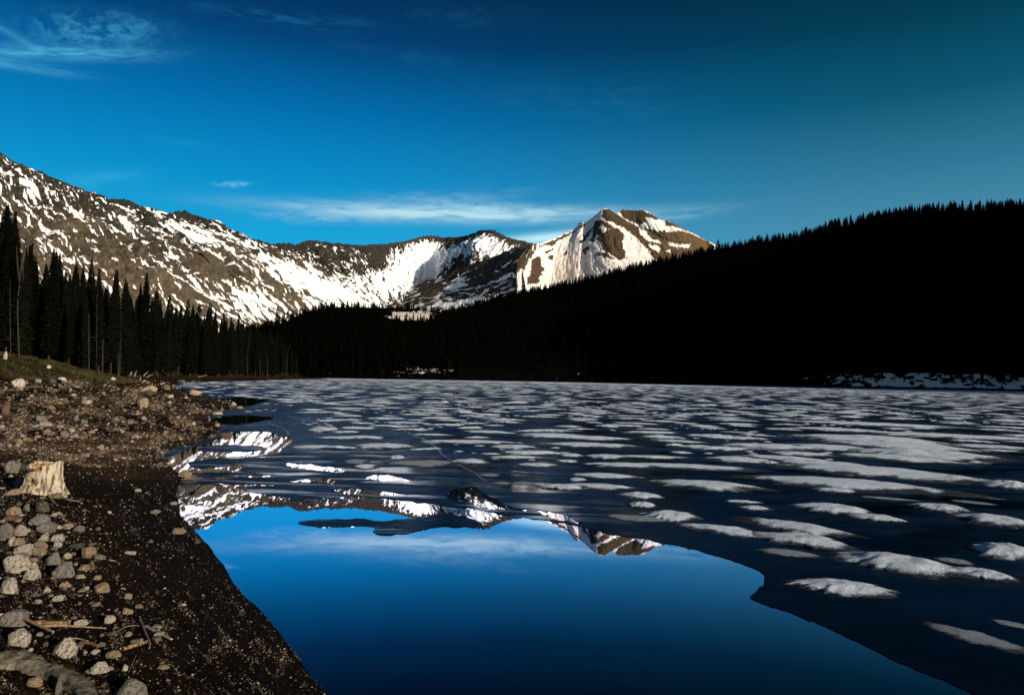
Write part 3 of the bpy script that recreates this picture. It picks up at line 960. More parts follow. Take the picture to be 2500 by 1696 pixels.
PANS = [([(757, 872), (850, 855), (960, 860), (1060, 850), (1200, 870), (1400, 850), (1600, 830), (1700, 830), (1800, 880), (1780, 902), (1600, 895), (1400, 930), (1280, 945), (1160, 930), (1210, 905), (1100, 893), (930, 900), (800, 886)],
         'long dark pan of thin ice floating alone in the blue open water'),
        ([(190, 455), (260, 435), (420, 430), (540, 440), (600, 456), (480, 470), (330, 474), (230, 470)],
         'flat oval pan of ice inside the upper left opening that mirrors the mountain'),
        ([(120, 600), (270, 585), (460, 596), (520, 606), (420, 612), (230, 612)],
         'thin narrow pan of ice by the left shore below the oval pan')]


def world_loop(pix, step_px, seed, amp=1.0, closed=True):
    pts = []
    n = len(pix)
    for i in range(n if closed else n - 1):
        (x0, y0), (x1, y1) = pix[i], pix[(i + 1) % n]
        L = math.hypot(x1 - x0, (y1 - y0))
        k = max(1, int(L / step_px))
        for j in range(k):
            f = j / k
            pts.append((x0 + (x1 - x0) * f, y0 + (y1 - y0) * f))
    a = np.array(pts)
    # round the corners a little, then roughen
    for _ in range(3):
        b = (np.roll(a, 1, 0) + np.roll(a, -1, 0) + 2 * a) / 4
        if not closed:
            b[0] = a[0]; b[-1] = a[-1]
        a = b
    w = at_z(a[:, 0], a[:, 1])
    d = np.hypot(w[:, 0], w[:, 1])
    s = d * .0105 * amp
    x = w[:, 0] + fbm(w[:, 0] * 11 / np.sqrt(d), w[:, 1] * 5 / np.sqrt(d), 4, seed, .65) * s
    y = w[:, 1] + fbm(w[:, 0] * 11 / np.sqrt(d) + 50, w[:, 1] * 5 / np.sqrt(d), 4, seed + 3, .65) * s * 2.6
    return [(float(p), float(q)) for p, q in zip(x, y)]


def flat_poly(outer, holes, z, th, name, mat, parent=None):
    vs, es = [], []
    for loop in [outer] + holes:
        b = len(vs)
        vs += [Vector(p) for p in loop]
        es += [(b + i, b + (i + 1) % len(loop)) for i in range(len(loop))]
    r = delaunay_2d_cdt(vs, es, [], 0, 1e-5)
    V, Fc = r[0], r[2]
    V = np.array([[v.x, v.y] for v in V]); Fc = np.array([f for f in Fc if len(f) == 3])
    c = V[Fc].mean(1)
    keep = in_poly(c[:, 0], c[:, 1], outer)
    for h in holes:
        keep &= ~in_poly(c[:, 0], c[:, 1], h)
    Fc = Fc[keep]
    n = len(V)
    top = np.c_[V, np.full(n, z)]; bot = np.c_[V, np.full(n, z - th)]
    # rim
    e = {}
    for f in Fc:
        for i in range(3):
            a, b = int(f[i]), int(f[(i + 1) % 3])
            if (b, a) in e:
                del e[(b, a)]
            else:
                e[(a, b)] = 1
    rim = []
    for a, b in e:
        rim += [(b, a, a + n), (b, a + n, b + n)]
    F2 = np.concatenate([Fc, Fc[:, ::-1] + n, np.array(rim)])
    me = mesh_np(name, np.concatenate([top, bot]), F2, mat, False)
    # keep normals up on the top side
    bm = bmesh.new(); bm.from_mesh(me); bmesh.ops.recalc_face_normals(bm, faces=bm.faces); bm.to_mesh(me); bm.free()
    return link(name, me, parent)


edge = world_loop(ICE_EDGE, 7, 21, .8, closed=False)
outer = edge + [(9.0, 1.0), (40.0, -30.0), (700.0, -60.0), (700.0, 430.0), (300.0, 470.0), (-60.0, 480.0), (-130.0, 350.0), (-100.0, 200.0), (-75.0, 120.0), (-40.0, 82.0), (-28.0, 55.0), (-18.0, 36.0), (-12.0, 22.0), (-9.0, 15.0)]
holes = [world_loop(h, 5, 31 + 7 * i, .9) for i, h in enumerate(HOLES)]
ice = flat_poly(outer, holes, .006, .03, 'ice', M['ice'])
tag(ice, kind='structure')
for i, (p, lab) in enumerate(PANS):
    o = flat_poly(world_loop(z6(p), 6, 91 + 7 * i, .8), [], .007, .03, 'ice_pan', M['ice'])
    tag(o, lab, 'ice pan')


def strip(path, wpx, name, mat, z):
    w = at_z([p[0] for p in path], [p[1] for p in path])
    pts = []
    for a, b in zip(w[:-1], w[1:]):
        for f in np.linspace(0, 1, 10)[:-1]:
            pts.append(a * (1 - f) + b * f)
    pts = np.array(pts)
    d = np.hypot(pts[:, 0], pts[:, 1])
    pts[:, 0] += fbm(np.arange(len(pts)) * .35, pts[:, 0] * 0, 3, 5) * d * .008
    pts[:, 1] += fbm(np.arange(len(pts)) * .35, pts[:, 0] * 0 + 9, 3, 6) * d * .012
    t = np.gradient(pts, axis=0); t /= np.linalg.norm(t, axis=1, keepdims=True)
    nrm = np.stack([-t[:, 1], t[:, 0], 0 * d], -1)
    hw = (wpx * d / F * (.5 + .5 * np.abs(fbm(np.arange(len(pts)) * .5, d * 0, 2, 8)) * 2))[:, None] * .5
    L = pts + nrm * hw; Rr = pts - nrm * hw
    L[:, 2] = z - .004; Rr[:, 2] = z - .004
    C = pts.copy(); C[:, 2] = z + .010
    V = np.stack([L, C, Rr], 1).reshape(-1, 3)
    me = mesh_np(name, V, grid_faces(len(pts), 3, False), mat, True)
    return link(name, me)


for path, wp in [([(975, 1040), (1012, 1065), (1045, 1075), (1080, 1110), (1120, 1135), (1160, 1156), (1190, 1178)], 7),
                 ([(700, 1015), (760, 1030), (815, 1048), (900, 1058)], 5), ([(655, 1032), (690, 1046), (712, 1062)], 5)]:
    tag(strip(path, wp, 'ice_crack', M['crack'], .010), kind='structure')


# snow-crusted floes on the ice
def floe_mesh(a, b, h, seed, nseg=40, nring=9, lob=.34, name='snow_mound'):
    r = np.random.default_rng(seed)
    th = np.linspace(0, 2 * np.pi, nseg, endpoint=False)
    rad = 1 + lob * fbm(np.cos(th) * 1.9 + seed * 3.7, np.sin(th) * 2.4 + seed * 1.3, 4, seed % 1000, .65) * 1.9 + .05 * noise2(np.cos(th) * 6 + seed, np.sin(th) * 6, 3)
    prof_r = 1 - np.linspace(0, 1, nring) ** 1.35     # 1 at the rim, 0 at the centre
    V = []; E = []
    for i, f in enumerate(prof_r):
        rf = 1 + (rad - 1) * f ** 2.2
        x = np.cos(th) * rf * a * f; y = np.sin(th) * np.abs(np.sin(th)) ** .45 * rf * b * f
        z = h * (1 - f ** 2.8) ** 1.25
        k = 1 if i else 0
        z = z * (1 + .40 * k * fbm(x / (a * .45) + seed, y / (b * .8) + .5, 3, seed % 97)) + k * .0
        z = z + k * h * .16 * fbm(x / .13 + seed, y / .13, 3, 55, .6) * (1 - f ** 3) * (1.0 if h < .3 else 0.0)
        V.append(np.stack([x, y, z + 0 * x], -1)); E.append(np.full(nseg, float(np.clip((f - .40) / .58, 0, 1))))
    V = np.concatenate(V); E = np.concatenate(E)
    fs = []
    for i in range(nring - 1):
        for j in range(nseg):
            a0 = i * nseg + j; a1 = i * nseg + (j + 1) % nseg
            fs.append((a0, a1, a1 + nseg, a0 + nseg))
    return V, np.array(fs), E


FLOES = [  # x, y, width, height in photograph pixels, turn, label, dull
    (2196, 1373, 290, 58, -10, 'largest lumpy white snow mound on the dark ice near the right water edge', 0),
    (2056, 1431, 235, 48, 8, 'curved snow mound lying nearest the tip of the open water', 0),
    (2455, 1342, 150, 44, 0, 'rounded bright snow mound cut off by the right border, above the largest mound', 0),
    (2397, 1399, 150, 32, -12, 'low tapering snow mound touching the right end of the largest mound', 0),
    (2330, 1368, 90, 20, -8, 'small grey mound just behind the right end of the largest mound', 1),
    (1927, 1347, 150, 28, -4, 'dull grey mound standing alone between the open water and the long mounds', 1),
    (1961, 1317, 240, 46, -14, 'long thick grey mound ending behind the largest mound', 0),
    (1935, 1283, 280, 34, -16, 'longest slanting snow bar, behind and parallel to the thick grey mound', 0),
    (1760, 1291, 200, 30, -12, 'slanting grey bar left of the thick grey mound', 0),
    (1636, 1257, 130, 36, -8, 'humped grey mound at the left end of the slanting bars', 0),
    (1556, 1262, 170, 24, -6, 'flat grey mound near the mirrored pyramid peak', 1),
    (1564, 1231, 66, 24, -10, 'small round mound below the arched one, left of the slanting bars', 0),
    (1564, 1208, 104, 24, -6, 'small arched snow mound standing behind the small round one', 0),
    (1843, 1240, 80, 18, -4, 'small white mound with a notch in the middle of the dark ice', 0),
    (1815, 1224, 84, 12, 0, 'thin snow sliver just behind the small notched mound', 0),
    (2033, 1239, 170, 32, -5, 'plump white mound, left one of a pair in the right half', 0),
    (2140, 1262, 126, 22, -8, 'low white mound touching the front right end of the plump mound', 0),
    (2296, 1238, 130, 26, -8, 'rounded mound, right of the plump pair', 0),
    (2425, 1268, 180, 32, -14, 'long sloping mound reaching the right border behind the bright rounded one', 0),
    (2039, 1196, 92, 18, 0, 'small lens-shaped mound below the wide snow sheet', 0),
    (1725, 1182, 270, 32, -5, 'wide wavy white mound right of centre with a lobed front', 0),
    (1368, 1187, 120, 22, -10, 'knobbly mound beside the small cracked snow heap', 0),
    (1410, 1170, 46, 16, 0, 'tiny round mound right behind the knobbly one', 0),
    (1278, 1178, 60, 14, 0, 'small dull mound left of the knobbly one', 1),
    (1675, 1138, 340, 20, -1, 'long straight white bar of snow just right of centre', 0),
    (1480, 1113, 98, 17, 0, 'lens-shaped mound, right one of two small neighbours', 0),
    (1393, 1111, 62, 15, 0, 'small lens-shaped mound, left one of two small neighbours', 0),
    (1385, 1125, 60, 11, 0, 'thin mound in front of the two small neighbours', 0),
    (1312, 1134, 110, 16, -3, 'slim flat mound at the centre, left of the long straight bar', 0),
    (1255, 1090, 120, 16, 0, 'flat low mound behind the slim one near the centre', 0),
    (1882, 1090, 225, 24, -3, 'broad flat-topped slab of snow at right of centre', 0),
    (1804, 1121, 160, 22, -6, 'double-humped mound in front of the broad flat slab', 0),
    (1880, 1128, 40, 10, 0, 'tiny mound off the right end of the double-humped one', 0),
    (1703, 1090, 95, 14, 0, 'short mound left of the broad flat slab', 0),
    (1662, 1104, 60, 9, 0, 'short thin mound below the one left of the broad slab', 0),
    (1737, 1064, 130, 15, -2, 'narrow mound behind the broad flat slab', 0),
    (1440, 1085, 230, 17, -2, 'long low mound behind the two small neighbours', 0),
    (1440, 1068, 190, 15, 2, 'long low mound one row further back', 0),
    (2071, 1180, 470, 36, -4, 'front bar of the wide snow sheet in the right half', 0),
    (2140, 1150, 440, 34, -3, 'middle band of the wide snow sheet in the right half', 0),
    (2020, 1132, 230, 22, -4, 'left lobe of the wide snow sheet in the right half', 0),
    (2262, 1108, 330, 34, -6, 'right lobe of the wide snow sheet, ending in a point', 0),
    (2180, 1116, 280, 20, -1, 'narrow band between lobes of the wide snow sheet', 0),
    (2120, 1072, 380, 30, -7, 'rear slanting band of the wide snow sheet', 0),
    (2200, 1088, 330, 22, -6, 'rough crust joining the rear bands of the wide snow sheet', 0),
    (1960, 1107, 150, 14, -6, 'thin mound left of the wide snow sheet', 0),
    (2463, 1181, 110, 24, 0, 'mound on the right border level with the wide snow sheet', 0),
    (2131, 1035, 420, 12, 0, 'very long thin bar of snow behind the wide sheet', 0),
    (2040, 1048, 220, 13, -2, 'short bar right in front of the very long thin bar', 0),
    (2320, 1064, 400, 16, 2, 'long bar reaching to the right border behind the wide sheet', 0),
    (2420, 1090, 190, 12, 0, 'thin bar at the right border in front of the long one', 0),
    (2380, 1552, 240, 40, -18, 'faint grey crust patch at lower right on nearly black ice', 1),
    (2470, 1522, 90, 18, -10, 'smaller faint crust patch on the right border above the grey one', 1),
    (2170, 1216, 150, 9, 0, 'thin dull sliver right of the plump pair', 1),
    (2380, 1226, 110, 9, -4, 'thin dull sliver near the right border', 1),
    (869, 1124, 66, 18, 0, 'small pale mound, left of a pair near the openings', 1),
    (892, 1138, 64, 18, 0, 'small pale mound, right of a pair near the openings', 0),
    (968, 1115, 38, 14, 0, 'tiny bright mound between the pale pair and the wide hazy mound', 0),
    (1037, 1128, 180, 26, -3, 'wide hazy mound crossing left of the ice crack', 1),
    (1144, 1126, 92, 24, -6, 'oval mound right of the ice crack', 0),
    (934, 1088, 156, 22, -3, 'broad pale mound left of the ice crack', 0),
    (1226, 1178, 50, 12, 0, 'little dull mound right of the lower end of the crack', 1),
    (1196, 1158, 52, 13, -6, 'little dull mound at the lower end of the crack', 1),
    (770, 1090, 110, 12, 0, 'pale bar beside the right end of the upper opening', 0),
    (830, 1068, 120, 11, 0, 'pale bar further behind the upper opening', 0),
    (790, 1048, 70, 18, -12, 'tilted pale mound behind the upper opening', 0),
    (1085, 980, 24, 10, 0, 'small pointed snow block sticking up from the far ice', 0),
]
NF = 0
boxes = []
for i, (px, py, w, h, rot, lab, dull) in enumerate(FLOES):
    c = at_z(px, py + h * .12)
    d = math.hypot(c[0], c[1])
    a = w / 2 / F * c[1] * 1.14
    b = max(.05, .66 * h / 2 * d * d / (F * CAM_H))
    hh = min(.15, max(.022, .30 * h / F * d)) * (.45 if dull else 1.0)
    V, Fc, E = floe_mesh(a, b, hh, 100 + i, 110, 18)
    o = link('snow_mound', mesh_np('snow_mound', V, Fc, M['floe_dull'] if dull else M['floe'], True, {'edge': E}))
    o.location = (c[0], c[1], .002)
    ang = math.atan2(-c[0], c[1])                     # square to the line of sight
    o.rotation_euler = (0, 0, ang + math.radians(-rot if False else 0) + math.atan(math.tan(math.radians(rot)) * 1.0) * 1.3)
    tag(o, lab, 'snow mound', 'snow mounds on the lake ice')
    boxes.append((px, py, w / 2, h / 2))
    NF += 1

# cracked snow heap with its blocks
protos = []
for k in range(16):
    V, Fc, E = floe_mesh(1.0, 1.0, 1.0, 900 + k * 7, 56, 10, .42)
    protos.append(mesh_np('snow_mound', V, Fc, M['floe'], True, {'edge': E}))

cand = []
HOLEW = [np.array(h) for h in holes]
tries = 0
while len(cand) < 6500 and tries < 60000:
    tries += 1
    # denser far away; spacing grows slowly
    d = math.sqrt(random.uniform(11 ** 2, 230 ** 2)) if random.random() < .8 else random.uniform(11, 70)
    a = random.uniform(R(-34), R(46))
    x, y = d * math.sin(a), d * math.cos(a)
    if y < 5:
        continue
    cand.append((x, y, d))
cand = np.array(cand)
gz, gs, gb = ground_z(cand[:, 0], cand[:, 1], False)
px, py = project(np.c_[cand[:, :2], np.zeros(len(cand))])
ok = (gs < -1.2) & in_poly(cand[:, 0], cand[:, 1], outer)
for h in holes:
    hx, hy = np.array(h).mean(0)
    ok &= ~in_poly(cand[:, 0], cand[:, 1], h)
# keep the dark clear ice near us clear
clear = (py > 1200) | ((px < 1250) & (py > 1140)) | ((px < 760) & (py > 985)) | ((px < 1000) & (py > 1100)) | ((px > 2280) & (py > 1110)) | ((px > 1500) & (py > 1150) & (px < 1950)) | ((px < 1100) & (py > 1100))
ok &= ~clear
dn = fbm(cand[:, 0] / 14, cand[:, 1] / 20, 3, 777)
ok &= (dn > -.32)
cand = cand[ok]; px = px[ok]; py = py[ok]
order = np.argsort(cand[:, 2])
grid = {}
placed = []
for i in order:
    x, y, d = cand[i]
    if any(abs(px[i] - bx) < bw * .95 and abs(py[i] - by) < bh + 5 for bx, by, bw, bh in boxes):
        continue
    k = random.lognormvariate(0, .35)
    a = (.80 + .005 * d) * k * 1.15
    if px[i] < 1250 and py[i] > 1030:
        a *= .8
    cell = (int(x // 3), int(y // 3))
    good = True
    for ci in range(-1, 2):
        for cj in range(-1, 2):
            for (x2, y2, a2) in grid.get((cell[0] + ci, cell[1] + cj), []):
                if abs(x - x2) < (a + a2) * .86 and abs(y - y2) < (a + a2) * .62:
                    good = False
    if not good:
        continue
    grid.setdefault(cell, []).append((x, y, a))
    placed.append((x, y, d, a))
print('floes placed', len(placed))
N_IND = 300 - NF
stuffV, stuffF, stuffE, off = [], [], [], 0
for i, (x, y, d, a) in enumerate(placed):
    asp = random.uniform(.34, .70)
    hh = random.uniform(.035, .065) * (1 + .15 * a)
    ang = math.atan2(-x, y) + random.uniform(-.35, .35)
    if i < N_IND:
        o = link('snow_mound', protos[i % 16])
        o.location = (x, y, .002)
        o.rotation_euler = (0, 0, ang)
        o.scale = (a * random.choice((1, -1)), a * asp, hh)
        if o.scale[0] < 0:
            o.scale[0] = abs(o.scale[0])
        side = 'left' if x < y * .02 else 'right'
        band = 'middle distance' if y > 30 else 'nearer'
        tag(o, 'one of many low grey-white snow patches dotting the %s ice, %s half' % ('middle-distance' if band[0] == 'm' else 'nearer', side),
            'snow mound', 'snow patches on the %s ice, %s half' % (band, side))
    else:
        V, Fc, E = floe_mesh(a, a * asp, hh, 3000 + (i % 60), 20, 6, .42)
        c, s = math.cos(ang), math.sin(ang)
        V = V @ np.array([[c, s, 0], [-s, c, 0], [0, 0, 1]]) + np.array([x, y, .002])
        stuffV.append(V); stuffF.append(Fc + off); stuffE.append(E); off += len(V)
# small crumbs and slush between the patches
for k in range(2600):
    d = math.sqrt(random.uniform(7 ** 2, 70 ** 2)); a_ = random.uniform(R(-24), R(38))
    x, y = d * math.sin(a_), d * math.cos(a_)
    cx_, cy_ = project(np.array([x, y, 0.0]))
    if cy_ > 1130 or noise2(np.array([x / 5]), np.array([y / 8]), 4)[0] < .12:
        continue
    xa, ya = np.array([x]), np.array([y])
    if not in_poly(xa, ya, outer)[0] or any(in_poly(xa, ya, h)[0] for h in holes) or ground_z(xa, ya, False)[1][0] > -.6:
        continue
    sz = random.lognormvariate(math.log(.13), .55)
    V, Fc, E = floe_mesh(sz, sz * random.uniform(.4, .9), min(.025, sz * .14), 5000 + k % 80, 12, 4, .5)
    stuffV.append(V + np.array([x, y, .002])); stuffF.append(Fc + off); stuffE.append(E * .6); off += len(V)
if stuffV:
    o = link('snow_patches', mesh_np('snow_patches', np.concatenate(stuffV), np.concatenate(stuffF), M['floe'], True, {'edge': np.concatenate(stuffE)}))
    tag(o, 'hundreds of snow patches covering the distant lake ice', 'snow', kind='stuff')


# ---------------------------------------------------------------- rocks
def rock_mesh(seed, sub=3, flat=.7, ang=.5, name='rock'):
    r = random.Random(seed)
    bm = bmesh.new()
    bmesh.ops.create_icosphere(bm, subdivisions=sub, radius=1)
    ang = min(1.0, ang + .22)
    planes = []
    for _ in range(int(6 + ang * 9)):
        n = Vector((r.gauss(0, 1), r.gauss(0, 1), r.gauss(0, .8))).normalized()
        planes.append((n, r.uniform(.50, .86)))
    co = np.array([v.co[:] for v in bm.verts])
    nz = fbm(co[:, 0] * 1.1 + seed * 2.3, co[:, 1] * 1.1 + co[:, 2] * 1.3, 3, seed % 500, .5)
    nf = fbm(co[:, 0] * 4 + co[:, 2] * 2.1, co[:, 1] * 4 - co[:, 2] * 1.7, 3, seed % 500 + 9, .6)
    for i, v in enumerate(bm.verts):
        p = v.co * (1 + .26 * nz[i])
        for n, dd in planes:
            k = p.dot(n) - dd
            if k > 0:
                p = p - n * k * (.55 + .4 * ang)
        p = p * (1 + .05 * nf[i])
        v.co = p
    xs = [v.co.x for v in bm.verts]; ys = [v.co.y for v in bm.verts]; zs = [v.co.z for v in bm.verts]
    sx, sy, sz = max(xs) - min(xs), max(ys) - min(ys), max(zs) - min(zs)
    for v in bm.verts:
        v.co = Vector((v.co.x / sx, v.co.y / sy, v.co.z / sz))      # unit size, scaled per stone
    for f in bm.faces:
        f.smooth = True
    me = bpy.data.meshes.new(name)
    bm.to_mesh(me); bm.free()
    me.set_sharp_from_angle(angle=R(26))
    return me


